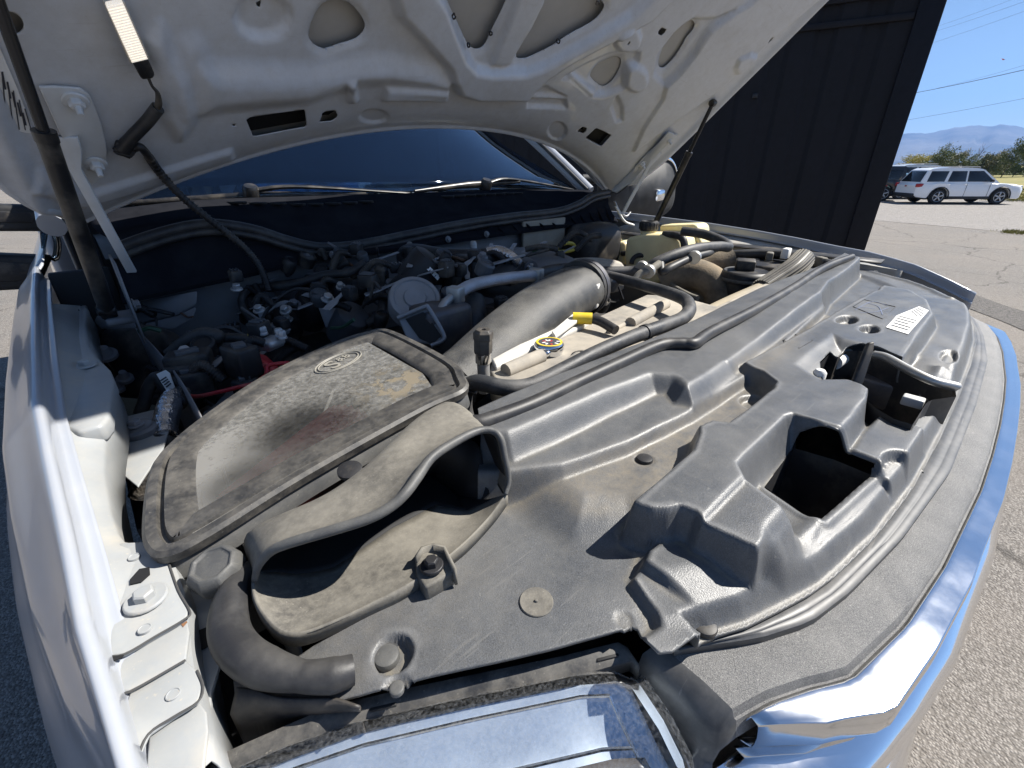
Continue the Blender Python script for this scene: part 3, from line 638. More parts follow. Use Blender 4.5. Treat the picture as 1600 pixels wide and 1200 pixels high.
# sticker and moulded rectangle marks on the cover
st=[CZ(*q,zP)+np.array([0,0,.0012]) for q in k3((1060,125),(1108,145),(1005,262),(897,228),(950,170))]
stk=prism('instruction_sticker',st,white,cover,.0006,(0,0,-1),bevel=0,smooth=False)
def lerp(a,b,t): return a+(b-a)*t
for r in range(9):
    t=.12+r*.095
    a=lerp(st[0],st[4],t) if t<.5 else lerp(lerp(st[0],st[4],1),st[3],(t-.5)*2); b=lerp(st[1],st[2],t)
    a2=lerp(a,b,.12); b2=lerp(a,b,.9 if r%3 else .7); w=(st[2]-st[1])/np.linalg.norm(st[2]-st[1])*.0034
    up_=np.array([0,0,.0008]); mesh('print_line',[a2+up_,b2+up_,b2+w+up_,a2+w+up_],[(0,1,2,3)],ink,stk,smooth=False)
blue=M('worn blue print',(.10,.13,.22),.6,mottle=.2)
for (l) in (((745,140),(830,100),(905,120)),((770,155),(850,150),(910,130)),((880,165),(860,125),(800,105)),((760,125),(845,135))):
    tube('rubbed_mark',[CZ(*q,zP)+np.array([0,0,.0006]) for q in k3(*l)],.0007,blue,cover,seg=5,flat=.3)
for l in (((735,125),(790,90),(945,125),(880,185)),((390,290),(450,262),(535,292),(470,330))):
    q=[CZ(*a,zP)+np.array([0,0,.0003]) for a in k3(*l)]; tube('moulded_outline',q,.0007,plasticb,cover,seg=5,closed=True,n=1)
# ---------------- bulb seal along the rear of the cover
sealpts=[PZ(a,b,1.306) for a,b in ((740,668),(760,664),(830,638),(900,604),(970,571),(1030,544),(1065,541),(1085,540),(1110,523),(1180,487),(1240,452),(1275,428),(1300,415),(1330,404))]
sealo=tube('hood_seal',[p+np.array([0,0,.004]) for p in sealpts],.0085,rubber,truck,seg=12,n=8)
tube('seal_flange',[p+np.array([0,.006,-.006]) for p in sealpts],.009,rubber,sealo,seg=8,n=6,flat=.35)
# thick rolled seal end at the headlight corner
se=[PZ(a,b,z) for a,b,z in ((398,885,1.262),(378,905,1.268),(362,940,1.270),(358,985,1.268),(378,1020,1.266),(415,1043,1.264),(470,1056,1.262),(520,1055,1.260),(552,1046,1.258))]
sr=tube('rolled_seal_end',se,[.006,.010,.0115,.012,.012,.0115,.0085,.0100,.0085],rubber,truck,seg=18,n=8)
skirt=[[PZ(*a,1.252) for a in k1((225,800),(320,810),(420,840),(560,850),(700,850),(830,890))],[PZ(*a,1.243) for a in k1((195,920),(300,900),(420,905),(560,905),(700,900),(835,900))],[PZ(*a,1.215) for a in k1((260,1060),(330,1045),(420,1020),(560,1000),(700,960),(840,915))]]
loft('cover_skirt',[cr(r,4) for r in skirt],plasticb,truck,solid=.002)
# ================================================================ intake scoop
lipc=[(475,975,1.280),(488,925,1.291),(530,872,1.302),(600,838,1.309),(760,790,1.314),(900,745,1.317),(985,700,1.320),(1040,650,1.324),(1085,590,1.327),(1140,515,1.330),(1230,455,1.331),(1310,417,1.330),(1365,415,1.328),(1398,445,1.323),(1415,520,1.308),(1428,600,1.290),(1415,655,1.280)]
lip=[PZ(*k8((a,b))[0],z) for a,b,z in lipc]
tongc=[(1415,655,1.280),(1350,740,1.271),(1240,850,1.267),(1085,965,1.265),(900,1065,1.264),(760,1130,1.264),(650,1168,1.265),(570,1155,1.268),(510,1090,1.274),(480,1030,1.277),(475,975,1.280)]
tong=[PZ(*k8((a,b))[0],z) for a,b,z in tongc]
scoop=empty('intake_scoop',(-.72,-.06,1.25),truck); scoop['label']='dusty intake scoop with a wide dark mouth'
loop=cr(lip+tong[1:-1],6,True); V,Fc=tubegeo(cr(lip,8),[.002,.003,.0036,.0038,.0038,.004,.0038,.0034,.003,.0024,.002],12); mesh('mouth_lip',V,Fc,plastic,scoop)
n_=60
Lp=resample(cr(lip,6),n_); Tg=resample(cr(tong,6),n_)[::-1]
# lower tongue running in under the lip
back=resample([Lp[0]+np.array([.004,.03,-.012]),Lp[10]+np.array([0,.06,-.05]),Lp[20]+np.array([0,.07,-.060]),Lp[32]+np.array([0,.075,-.07]),Lp[44]+np.array([-.01,.07,-.075]),Lp[52]+np.array([-.02,.045,-.06]),Lp[-1]+np.array([-.005,.02,-.015])],n_)
rows=[]
for k in range(15):
    t=k/14; row=Tg*(1-t)+back*t; dip=.003*math.sin(math.pi*min(1,t*1.1)); ends=np.sin(np.linspace(0,math.pi,n_))**.5
    row=row+np.array([0,0,-1.])*(dip*ends)[:,None]; rows.append(row)
cT=Tg.mean(0); ou_=(Tg-cT); ou_[:,2]=0; ou_/=np.linalg.norm(ou_,axis=1)[:,None]; rows=[Tg+ou_*.003+np.array([0,0,-.012]),Tg+ou_*.003+np.array([0,0,-.003]),Tg+ou_*.0015+np.array([0,0,.0006])]+rows
loft('tongue',rows[:12],plasticd,scoop,solid=.002)
loft('duct_throat_shade',rows[11:]+[back+np.array([0,.02,-.012]),back+np.array([0,.03,-.006]),back+np.array([0,.032,.002])],dark,scoop,solid=.002)  # rear of the tongue coloured black for the shade deep in the mouth
# upper shell from the lip back to the filter box
bk=[(455,905,1.250),(438,850,1.266),(450,800,1.277),(540,750,1.284),(700,685,1.290),(800,625,1.293),(905,540,1.296),(1000,450,1.299),(1080,375,1.301),(1150,328,1.302),(1190,315,1.301),(1240,345,1.298),(1290,405,1.292),(1300,430,1.282),(1310,470,1.27)]
Bk=resample(cr([PZ(*k8((a,b))[0],z) for a,b,z in bk],6),n_)
rows=[]
for k in range(15):
    t=k/14; row=Lp*(1-t)+Bk*t; ends=np.sin(np.linspace(0,math.pi,n_))**.6
    row=row+np.array([0,0,1.])*((.006*math.sin(math.pi*t)-.006*math.sin(2*math.pi*min(1,t*1.0)))*ends)[:,None]; rows.append(row)
loft('upper_shell',rows,plasticd,scoop,solid=.001,soff=0)
loft('duct_roof_shade',[r+np.array([0,.0,-.0035]) for r in rows[1:]],dark,scoop,solid=.0008)  # black copy of the shell's underside, painted shade inside the mouth
rows=[Bk,Bk+np.array([0,.012,-.03]),Bk+np.array([0,.015,-.09])]; loft('rear_wall',rows,plasticd,scoop,solid=.002)
loft('mouth_shade',[Lp[16:58]+np.array([0,.030,-.024]),(Lp[16:58]+back[16:58])/2+np.array([0,.006,-.006]),back[16:58]+np.array([0,.0,-.004])],dark,scoop,solid=.001)  # black curtain added behind the lip to darken the mouth
q=PZ(*k8((832,563))[0],1.3025); lathe('rubber_plug',[(.0102,-.002),(.0102,.0012),(.009,.0018),(.002,.0018)],q,plasticb,scoop,axis=(-.05,-.18,1),seg=24)
# bracket with bolt on the tongue edge
br=[PZ(*k8(a)[0],1.268) for a in ((1075,880),(1100,852),(1145,838),(1190,850),(1235,935),(1115,1005),(1080,950))]
bk_=prism('bolt_bracket',br,plasticd,scoop,.016,(0,0,-1),bevel=.002)
for seg_ in ((0,1,2,3),):
    w=[PZ(*k8(a)[0],1.274) for a in ((1075,885),(1098,850),(1145,836),(1190,848),(1232,932))]
    loft('bracket_wall',[w,[p+np.array([0,0,-.016]) for p in w]],plasticd,bk_,solid=.002)
hexbolt('bolt',PZ(*k8((1140,925))[0],1.270),(0,0,1),.0048,.008,plasticb,scoop,1.8)
# ================================================================ air filter box
lidz=1.312
def lidplane(x): return 1.283+.10*(x+.845)
def PL(px,py,d=0.):
    r=ray(px,py); t=(1.283+.1*.845+d+.1*CP[0]-CP[2])/(r[2]-.1*r[0]); return CP+r*t
lidpx=[(240,858),(232,820),(240,745),(262,705),(330,648),(420,588),(520,540),(575,522),(610,520),(700,565),(722,592),(722,612),(660,640),(480,740),(330,833),(268,864)]
lid=[PL(a,b) for a,b in lidpx]; lidc=[np.array([a,b,0]) for a,b in smoothpoly([p[:2] for p in lid],5)]
fbox=empty('air_filter_box',(-.70,.16,1.1),truck); fbox['label']='black air filter box with a dirty clear lid'
def ringrow(off,z):
    P=np.array([p[:2] for p in lidc]); c=P.mean(0); T=np.roll(P,-1,0)-np.roll(P,1,0); T/=np.linalg.norm(T,axis=1)[:,None]; Nn=np.stack([T[:,1],-T[:,0]],1)
    if ((P-c)*Nn).sum()<0: Nn=-Nn
    Q=P+Nn*off; return [np.array([a,b,z-lidz+lidplane(a)]) for a,b in Q]
loft('box_wall',[ringrow(-.004,lidz-.004),ringrow(.002,lidz-.012),ringrow(.004,lidz-.022),ringrow(-.004,lidz-.028),ringrow(-.010,lidz-.12),ringrow(-.02,lidz-.24)],plastic,fbox,closed_u=True,auto=60)
framem=M('lid frame',(.030,.030,.031),.45,dust=.35,dcol=(.20,.185,.16),dscale=30,dlo=.40,dhi=.75,dust2=.5,d2scale=60,speck=.5)
loft('lid_frame',[ringrow(.003,lidz-.006),ringrow(.004,lidz+.001),ringrow(.001,lidz+.004),ringrow(-.006,lidz+.004),ringrow(-.0075,lidz-.0005),ringrow(-.010,lidz-.0005),ringrow(-.0115,lidz+.004),ringrow(-.030,lidz+.0035),ringrow(-.034,lidz+.001),ringrow(-.036,lidz-.001)],framem,fbox,closed_u=True,auto=35)
def lidglass():
    m=bpy.data.materials.new('dirty clear lid'); m.use_nodes=True; n=m.node_tree.nodes; L=m.node_tree.links; b=n['Principled BSDF']; pos=n.new('ShaderNodeNewGeometry').outputs['Position']
    def noise(sc,d,off,ro=.6):
        t=n.new('ShaderNodeTexNoise'); t.inputs['Scale'].default_value=sc; t.inputs['Detail'].default_value=d; t.inputs['Roughness'].default_value=ro; a=n.new('ShaderNodeVectorMath'); a.inputs[1].default_value=(off,off,0); L.new(pos,a.inputs[0]); L.new(a.outputs[0],t.inputs['Vector']); return t.outputs['Fac']
    def mr(x,a,c,lo=0.,hi=1.):
        r=n.new('ShaderNodeMapRange'); r.inputs[1].default_value=a; r.inputs[2].default_value=c; r.inputs[3].default_value=lo; r.inputs[4].default_value=hi; L.new(x,r.inputs[0]); return r.outputs[0]
    def mx(op,a,c):
        q=n.new('ShaderNodeMath'); q.operation=op
        for i,v in enumerate((a,c)):
            if isinstance(v,float): q.inputs[i].default_value=v
            else: L.new(v,q.inputs[i])
        return q.outputs[0]
    def mix(f,a,c):
        x=n.new('ShaderNodeMix'); x.data_type='RGBA'; L.new(f,x.inputs[0])
        for s,vv in ((6,a),(7,c)):
            if isinstance(vv,tuple): x.inputs[s].default_value=(*vv,1)
            else: L.new(vv,x.inputs[s])
        return x.outputs[2]
    def blob(cx,cy,r):
        d=n.new('ShaderNodeVectorMath'); d.operation='DISTANCE'; d.inputs[1].default_value=(cx,cy,lidplane(cx)); L.new(pos,d.inputs[0]); return mr(d.outputs['Value'],r*.4,r,1,0)
    fine=noise(160,6,2,.75); med=noise(22,6,4,.65); dc=(.37,.36,.335)
    cov=mr(mx('ADD',mx('MULTIPLY',fine,.85),mx('MULTIPLY',med,.22)),.38,.66,.25,.95)
    q=[PL(*k8(a)[0]) for a in ((300,620),(640,400),(1010,240),(420,620),(690,430))]
    cov=mx('MINIMUM',1.,mx('ADD',cov,mx('MULTIPLY',blob(q[0][0],q[0][1],.11),.45)))
    cov=mx('MULTIPLY',cov,mr(blob(q[1][0],q[1][1],.05),0,1,1,.55)); cov=mx('MULTIPLY',cov,mr(blob(q[3][0],q[3][1],.045),0,1,1,.4)); cov=mx('MULTIPLY',cov,mr(blob(q[4][0],q[4][1],.085),0,1,1,.30))
    tan=mx('MULTIPLY',blob(q[2][0],q[2][1],.06),mr(noise(45,5,9,.6),.47,.53)); cov=mx('MAXIMUM',cov,tan)
    L.new(mix(tan,dc,(.34,.29,.21)),b.inputs['Base Color']); b.inputs['Roughness'].default_value=.6
    g=n.new('ShaderNodeBsdfTransparent'); g.inputs[0].default_value=(.93,.93,.92,1); gl=n.new('ShaderNodeBsdfGlossy'); gl.inputs['Roughness'].default_value=.25
    fr=n.new('ShaderNodeFresnel'); fr.inputs[0].default_value=1.45; a=n.new('ShaderNodeMixShader'); L.new(fr.outputs[0],a.inputs[0]); L.new(g.outputs[0],a.inputs[1]); L.new(gl.outputs[0],a.inputs[2])
    s=n.new('ShaderNodeMixShader'); L.new(mx('MULTIPLY',cov,.56),s.inputs[0]); L.new(a.outputs[0],s.inputs[1]); L.new(b.outputs[0],s.inputs[2]); L.new(s.outputs[0],n['Material Output'].inputs[0]); return m
win=[PL(a,b,.0012) for a,b in k8((172,540),(185,640),(222,800),(262,800),(1140,250),(1105,200),(885,75),(835,68),(690,140),(395,338),(185,512))]; mesh('lid_window',win,[tuple(range(len(win)))],lidglass(),fbox,smooth=False)
filt=M('red cotton filter',(.62,.05,.06),.8,dust=.3,dcol=(.3,.2,.17),dscale=30,mottle=.2)
q=[PL(*k8(a)[0],-.012) for a in ((400,660),(640,500),(850,330),(720,460))]
fa=np.array([q[0][0],q[0][1],lidplane(q[0][0])-.058]); fb=np.array([q[2][0],q[2][1],lidplane(q[2][0])-.070]); V=[];Fc=[]
fx,fu,fw_=frame_from(fb-fa)
nn=84; rows=[]
for t in (0,.02,.98,1):
    r0=(.042+.018*t)*(0.85 if t in (0,1) else 1); rows.append([fa+(fb-fa)*t+(r0+(.004 if k%2 else -.001))*(fx*math.cos(2*math.pi*k/nn)+fu*math.sin(2*math.pi*k/nn)) for k in range(nn)])
loft('filter_element',rows,filt,fbox,closed_u=True,smooth=False)
bot=ringrow(-.02,lidz-.17); prism('box_floor',bot,plasticb,fbox,.004,(0,0,-1),bevel=0,smooth=False)
# raised emblem on the lid: ring with letters
oc=PL(*k8((790,156))[0],.0022); ou=PL(*k8((865,118))[0],.0022)-oc; ov=PL(*k8((770,122))[0],.0022)-oc
embm=M('moulded emblem',(.27,.255,.22),.5,mottle=.1)
ml=np.linalg.norm(ou); exx=ou/ml; eyy=np.cross([-.0995,0,.995],exx); 
if eyy@ov<0: eyy=-eyy
b_=ml*.62
for sc in (1.0,.86): tube('emblem_ring',[oc+exx*ml*sc*math.cos(t)+eyy*b_*sc*math.sin(t) for t in np.linspace(0,2*math.pi,41)[:-1]],.0007,embm,fbox,seg=6,closed=True,n=2)
text('emblem_letter','S',b_*1.75,embm,fbox,basis(oc-exx*ml*.30-eyy*b_*.05,exx,eyy)); text('emblem_letter','&B',b_*.80,embm,fbox,basis(oc+exx*ml*.30+eyy*b_*.22,exx,eyy))
# scratch-like mould line on the window
tube('mould_mark',[PL(*k8(a)[0],.0018) for a in ((190,560),(205,650),(232,770))],.0007,embm,fbox,seg=5)
# ---------------- hex breather by the box corner
hb=PZ(340,893,1.275); o=lathe('hex_breather',[(.008,-.03),(.008,-.010),(.0162,-.008),(.0180,-.003),(.0180,.005),(.0152,.010),(.0128,.0115),(.0116,.0095),(.003,.0095)],hb,plastic,truck,axis=(-.15,-.15,1),seg=8,auto=30,bevel=.001)
strap=[PZ(a,b,z) for a,b,z in ((345,935,1.245),(360,920,1.262),(378,898,1.268))]
tube('breather_clip',strap,.006,steel,truck,seg=8,flat=.4)
# ================================================================ grille top trim, chrome and bumper
gx=np.linspace(-.61,.61,90)
def gcurve(pts): a=np.array(pts); return lambda x: np.interp(np.abs(x),a[:,0],a[:,1])
yc=gcurve([(0,-.350),(.1,-.349),(.2,-.346),(.36,-.3345),(.453,-.323),(.53,-.3055),(.555,-.290),(.585,-.2745),(.62,-.262)])
yt=gcurve([(0,-.322),(.217,-.319),(.37,-.304),(.47,-.288),(.52,-.276),(.56,-.256),(.62,-.214)])
texm=M('grained trim plastic',(.085,.085,.087),.5,dust=.3,dcol=(.36,.35,.33),dscale=30,bump=.8,bscale=1500,bdist=.0012,speck=.6,dust2=.9,d2scale=1300)
grayt=M('smooth trim plastic',(.05,.052,.055),.42,dust=.5,dcol=(.2,.19,.18),dscale=12,dust2=.25,d2scale=80,scratch=.4)
rows=[]
for x in gx:
    r=rim_y(x); t=yt(x)
    rows.append([(x,r+.016,1.2400),(x,r+.004,1.2412),(x,lerp(r,t,.15),1.2418),(x,lerp(r,t,.45),1.2414),(x,lerp(r,t,.5),1.2409),(x,lerp(r,t,.55),1.2410),(x,t+.0015,1.2400),(x,t,1.2390),(x,t,1.228)])
loft('seal_landing',rows,grayt,truck,solid=.002,auto=50)
rows=[]
for x in gx:
    t=yt(x); c=yc(x); rows.append([(x,t+.012,1.2335),(x,t,1.2325),(x,lerp(t,c,.5),1.2310),(x,c+.004,1.2270),(x,c+.0015,1.2205),(x,c,1.2200),(x,c-.003,1.205)])
loft('grained_strip',rows,texm,truck,auto=50)
# end of the strip turning down beside the headlight
e0=[(-.61,yt(.61)+.012,1.2335),(-.61,yc(.61),1.220)]
endp=[[np.array(p) for p in rows[0]],[np.array(p)+np.array([-.012,.004,-.004]) for p in rows[0]],[np.array(p)+np.array([-.017,.006,-.03]) for p in rows[0]],[np.array(p)+np.array([-.015,.008,-.09]) for p in rows[0]]]
loft('strip_end',endp,grayt,truck,auto=60)
rows=[]
cw=gcurve([(0,.016),(.3,.017),(.45,.019),(.53,.024),(.57,.020),(.602,.006)])
for x in np.linspace(-.602,.602,110):
    c=yc(x)-.002; w=cw(x); sec=[(c+.002,1.214),(c+.0005,1.2200),(c-.001,1.2212),(c-w*.5,1.2200),(c-w+.001,1.2186),(c-w,1.2172),(c-w-.0015,1.206),(c-w-.001,1.196),(c-w+.001,1.1945),(c-w+.008,1.193)]
    rows.append([np.array([x,p[1],p[2]]) for p in cr([np.array([0,a,b]) for a,b in sec],3)])
loft('chrome_strip',rows,chromed,truck,solid=.001)
rows=[]
bx=np.linspace(-.66,.66,90); yb=gcurve([(0,-.380),(.233,-.376),(.405,-.364),(.481,-.352),(.533,-.341),(.60,-.322),(.66,-.300)])
for x in bx:
    y=yb(x); c=yc(min(abs(x),.62)); sec=[(c+.012,1.187),(c-.002,1.188),(lerp(c,y,.5),1.1855),(y+.006,1.179),(y+.001,1.172),(y,1.162),(y+.006,1.12),(y+.014,1.07),(y+.028,1.055)]
    rows.append([np.array([x,p[1],p[2]]) for p in cr([np.array([0,a,b]) for a,b in sec],3)])
loft('grille_surround',rows,chrome,truck,solid=.001)
rows=[]
for x in np.linspace(-.9,.9,80):
    y=-.40+.10*(abs(x)/.9)**2.4; rows.append([np.array([x,y+a,b]) for a,b in ((.10,.86),(.02,.87),(-.005,.85),(-.02,.78),(-.02,.66),(-.005,.60),(.03,.585))])
loft('bumper',rows,chrome,truck,solid=.002)
# grille bars behind the surround
for z in (1.02,.95,.88): 
    tube('grille_bar',[(x,float(yb(abs(x)))+.035,z) for x in np.linspace(-.62,.62,15)],.014,chromed,truck,seg=8)
box('grille_backing',(0,-.30,.98),(1.3,.02,.36),dark,truck)
# ================================================================ headlight
lensm=bpy.data.materials.new('clear lens'); lensm.use_nodes=True; nL=lensm.node_tree.nodes; LL=lensm.node_tree.links
tr_=nL.new('ShaderNodeBsdfTransparent'); tr_.inputs[0].default_value=(.9,.93,.95,1); gs=nL.new('ShaderNodeBsdfGlossy'); gs.inputs['Roughness'].default_value=.04
fz=nL.new('ShaderNodeFresnel'); fz.inputs[0].default_value=1.58; ms=nL.new('ShaderNodeMixShader'); LL.new(fz.outputs[0],ms.inputs[0]); LL.new(tr_.outputs[0],ms.inputs[1]); LL.new(gs.outputs[0],ms.inputs[2])
df=nL.new('ShaderNodeBsdfDiffuse'); df.inputs[0].default_value=(.5,.52,.55,1); tn=nL.new('ShaderNodeTexNoise'); tn.inputs['Scale'].default_value=420; tn.inputs['Detail'].default_value=8; tn.inputs['Roughness'].default_value=.75
gp=nL.new('ShaderNodeNewGeometry'); LL.new(gp.outputs['Position'],tn.inputs['Vector']); rp=nL.new('ShaderNodeMapRange'); rp.inputs[1].default_value=.42; rp.inputs[2].default_value=.75; rp.inputs[3].default_value=.0; rp.inputs[4].default_value=.16; LL.new(tn.outputs['Fac'],rp.inputs[0])
m2=nL.new('ShaderNodeMixShader'); LL.new(rp.outputs[0],m2.inputs[0]); LL.new(ms.outputs[0],m2.inputs[1]); LL.new(df.outputs[0],m2.inputs[2]); LL.new(m2.outputs[0],nL['Material Output'].inputs[0])
hl=empty('headlight',(-.75,-.25,1.0),truck); hl['label']='clear scratched headlight lens under the cover edge'
topo=[PZ(a,b,1.232) for a,b in ((330,1210),(450,1158),(560,1122),(720,1086),(900,1050),(960,1048),(990,1062))]
rows=[]
tp=resample(topo,40); c_out=np.array([.25,-.97,0])
dirs=[]
for i,p in enumerate(tp):
    s=i/39; rows.append(p)
top=tp
secs=[(0,.0),(.006,.004),(.030,.0015),(.048,-.008),(.060,-.028),(.068,-.065),(.075,-.12),(.080,-.20)]
rows=[]
nrm=np.array([-.28,-.96,0.]); nrm/=np.linalg.norm(nrm)
for d,z in secs: rows.append([p+nrm*d*(1.0)+np.array([0,0,z]) for p in top])
loft('lens',rows,lensm,hl)
# rounded inner end of the lens
er=[[top[-1]+nrm*d+np.array([0,0,z])+np.array(e) for d,z in secs] for e in ((0,0,0),(.010,.002,-.006),(.015,.006,-.022),(.016,.010,-.07),(.016,.012,-.16))]
loft('lens_end',er,lensm,hl)
refl=M('reflector bowl',(.62,.68,.77),.38,.75,mottle=.06,rvar=.1)
bez=M('headlight bezel',(.30,.32,.35),.35,.6)
rows=[[p+nrm*(-.001+.056*t)+np.array([0,0,-.010-.026*t*t-.010*math.sin(math.pi*t)]) for p in top] for t in np.linspace(0,1,14)]+[[p+nrm*(.058)+np.array([0,0,-.06]) for p in top],[p+nrm*(.050)+np.array([0,0,-.12]) for p in top]]
loft('reflector',rows,refl,hl,solid=.001)
loft('end_bezel',[[p+np.array([-.004,.002,-.004])+nrm*-.001 for p in r_] for r_ in er],refl,hl)
box('housing_back',(-.76,-.17,1.05),(.26,.012,.20),dark,hl,ax=[np.array([.86,-.5,0]),np.array([.5,.86,0]),np.array([0,0,1.])])
bowlm=M('lamp trim chrome',(.80,.82,.85),.12,1,mottle=0)
rz=lambda t:-.010-.026*t*t-.010*math.sin(math.pi*t)
for t_ in (.16,.62):
    tube('bezel_line',[p+nrm*(-.001+.056*t_)+np.array([0,0,rz(t_)+.001]) for p in top[2:-3]],.0012,bowlm,hl,seg=6)
tube('bezel_line',[top[-4]+nrm*(-.001+.056*t_)+np.array([0,0,rz(t_)+.001]) for t_ in np.linspace(.16,.9,8)],.0012,bowlm,hl,seg=6)
brown=M('brown lamp reflection',(.10,.085,.075),.35,mottle=.2)
loft('lamp_reflection',[[p+nrm*d_+np.array([0,0,z_]) for p in top[12:-3]] for d_,z_ in ((.043,-.0215),(.049,-.0225),(.056,-.030),(.0575,-.05))],brown,hl,solid=.001)  # brown strip standing in for a dark reflection in the lens
# black header strip between cover and lens
hs_i=[PZ(a,b,1.236) for a,b in ((330,1192),(400,1160),(520,1108),(640,1080),(760,1055),(880,1030),(968,1008),(980,1015))]
hs_o=[PZ(a,b,1.232) for a,b in ((330,1215),(450,1165),(560,1126),(650,1104),(760,1080),(900,1052),(985,1030),(1000,1040))]
A_=resample(hs_i,40); B_=resample(hs_o,40)
rows=[A_+np.array([0,.0,-.02]),A_,A_*.5+B_*.5+np.array([0,0,.0012]),B_,B_+np.array([0,0,-.01])]
hstrip=loft('headlight_header',rows,plasticd if False else framem,truck,solid=.002,auto=50)
for t in (.36,.93):
    i=int(39*t); c_=(A_[i]+B_[i])/2+np.array([0,0,.0018]); e=(A_[min(39,i+1)]-A_[i-1]); e/=np.linalg.norm(e)
    box('slot',c_,(.016,.006,.002),dark,hstrip,ax=[e,np.cross([0,0,1.],e),np.array([0,0,1.])],bevel=.0005)
# ================================================================ inner flange of the near fender
k7=crop(0,620,.4833); kL=crop(100,320,.3167); kM=crop(480,320,.3167); kE=crop(580,360,.1875); kG=crop(860,330,.1875); kD=crop(340,360,.1875); kA=crop(160,380,.26667)
def zpp(l,z): return [PZ(a,b,z) for a,b in l]
rowsO=[(-float(np.interp(y,FY,crn))+.001,y,float(np.interp(y,FY,crz))-.0248) for y in np.linspace(-.12,.80,24)]
inner=[(330,1190,1.262),(318,1120,1.264),(300,1040,1.266),(295,985,1.268),(285,920,1.270),(262,860,1.272),(185,848,1.274),(168,800,1.276),(158,740,1.278),(160,690,1.280)]
pin=[PZ(a,b,z) for a,b,z in inner]+[PZ(a,b,z) for a,b,z in ((170,645,1.284),(172,610,1.286),(166,585,1.287),(150,562,1.288),(138,530,1.289),(135,500,1.290),(133,478,1.291))]
I_=resample(pin,60); O_=resample(rowsO,60)
O2=np.stack([np.interp(I_[:,1],O_[:,1],O_[:,k]) for k in range(3)],1)
fl=loft('fender_flange',[O2+np.array([-.002,0,.004]),O2,O2*.6+I_*.4+np.array([0,0,-.001]),I_,I_+np.array([.001,0,-.006]),I_+np.array([.004,0,-.045])],primer,truck,solid=.001,auto=60)
fl2=[np.array([-p[0],p[1],p[2]]) for p in I_]; O3=[np.array([-p[0],p[1],p[2]]) for p in O2]
loft('fender_flange',[O3,fl2,[p+np.array([0,0,-.05]) for p in fl2]],primer,truck,solid=.001,auto=60)
pl=zpp(k7((325,505),(375,472),(500,466),(528,488),(545,540),(575,625),(612,690),(600,716),(500,775),(400,832),(345,838),(330,640)),1.2755)
p1=prism('bolt_plate',pl,primer,fl,.0035,(0,0,-1),bevel=.0012)
q=zpp(k7((420,590),(450,556),(482,550),(484,572),(455,598),(420,606)),1.2768); prism('slot',q,dark,p1,.001,(0,0,-1),bevel=0,smooth=False)
hexbolt('fender_bolt',PZ(*k7((474,655))[0],1.2765),(0,0,1),.0058,.008,primer,fl,2.15)
for c_ in ((433,518),(468,750),(560,962)):
    lathe('spot_weld',[(.0036,-.001),(.0036,.0005),(.0031,.0007),(.0028,.0003),(.0002,.0003)],PZ(*k7(c_)[0],1.2768 if c_[1]<900 else 1.2708),primer,fl,seg=18)
pl2=zpp(k7((345,845),(400,838),(605,722),(612,760),(600,850),(420,952),(378,950)),1.2722); prism('step_plate',pl2,primer,fl,.003,(0,0,-1),bevel=.001)
pl3=zpp(k7((420,955),(600,852),(636,885),(655,935),(640,985),(560,1035),(480,1090),(440,1180),(400,1010)),1.2705); prism('lower_plate',pl3,primer,fl,.003,(0,0,-1),bevel=.001)
pl4=zpp(k7((480,1095),(560,1040),(645,985),(668,1020),(672,1080),(655,1230),(470,1230)),1.2665); prism('lower_plate',pl4,primer,fl,.003,(0,0,-1),bevel=.001)
# pale apron between flange and box (with a round hole)
ap=zpp([(290,900),(330,890),(352,950),(352,1010),(330,1080),(330,1160),(310,1040),(296,985)],1.252); o=prism('apron_plate',ap,primer,truck,.003,(0,0,-1),bevel=0,smooth=False)
q=PZ(316,998,1.2535); prism('round_hole',[q+np.array([.0085*math.cos(t),.0085*math.sin(t),0]) for t in np.linspace(0,6.283,17)[:-1]],dark,o,.0006,(0,0,-1),bevel=0,smooth=False)
# raised rear piece of the flange with its two bolts
kR=crop(0,281,.4602)
rp=[PZ(*kR(a)[0],1.297) for a in ((205,428),(250,432),(292,422),(299,445),(293,495),(302,560),(332,602),(372,640),(388,680),(374,760),(368,805),(345,832),(262,855),(212,840))]
fr_=prism('flange_riser',rp,primer,truck,.02,(0,0,-1),bevel=.004); hexbolt('flange_bolt',PZ(*kR((290,632))[0],1.2985),(0,0,1),.0065,.008,primer,fr_,2.0)
# ================================================================ bay walls, floor, firewall
for sx in (-1,1):
    rows=[[(sx*(.80-.02*abs(math.sin(y*4))),y,z) for y in np.linspace(-.05,.92,30)] for z in (1.262,1.22,1.1,.75)]
    loft('inner_wing',rows,wallm,truck,solid=.002)
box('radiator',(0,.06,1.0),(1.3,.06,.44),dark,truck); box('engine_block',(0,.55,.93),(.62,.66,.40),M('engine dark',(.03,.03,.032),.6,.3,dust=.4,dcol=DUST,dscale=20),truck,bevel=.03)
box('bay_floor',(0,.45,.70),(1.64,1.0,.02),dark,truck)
fw_x=np.linspace(-.80,.80,41)
def cowl_y(x): return .80+.06*(abs(x)/.8)**2
sealpx=[(185,388),(240,368),(300,353),(345,351),(400,360),(450,376),(500,386),(560,382),(640,366),(720,350),(800,338),(870,330),(905,318),(925,306),(950,300)]
def PYc(px,py,f,it=10):
    y=.8
    for _ in range(it): q=PY(px,py,y); y=f(q[0])
    return q
cs=[PYc(a,b,cowl_y) for a,b in sealpx]; CSl=resample(cr(cs,6),80)
lipd=[PYc(a,b,lambda x:cowl_y(x)-.035) for a,b in ((190,470),(260,455),(330,440),(400,425),(480,405),(560,396),(640,385),(720,374),(800,363),(870,354),(930,348),(965,345))]; LPd=resample(cr(lipd,6),80)
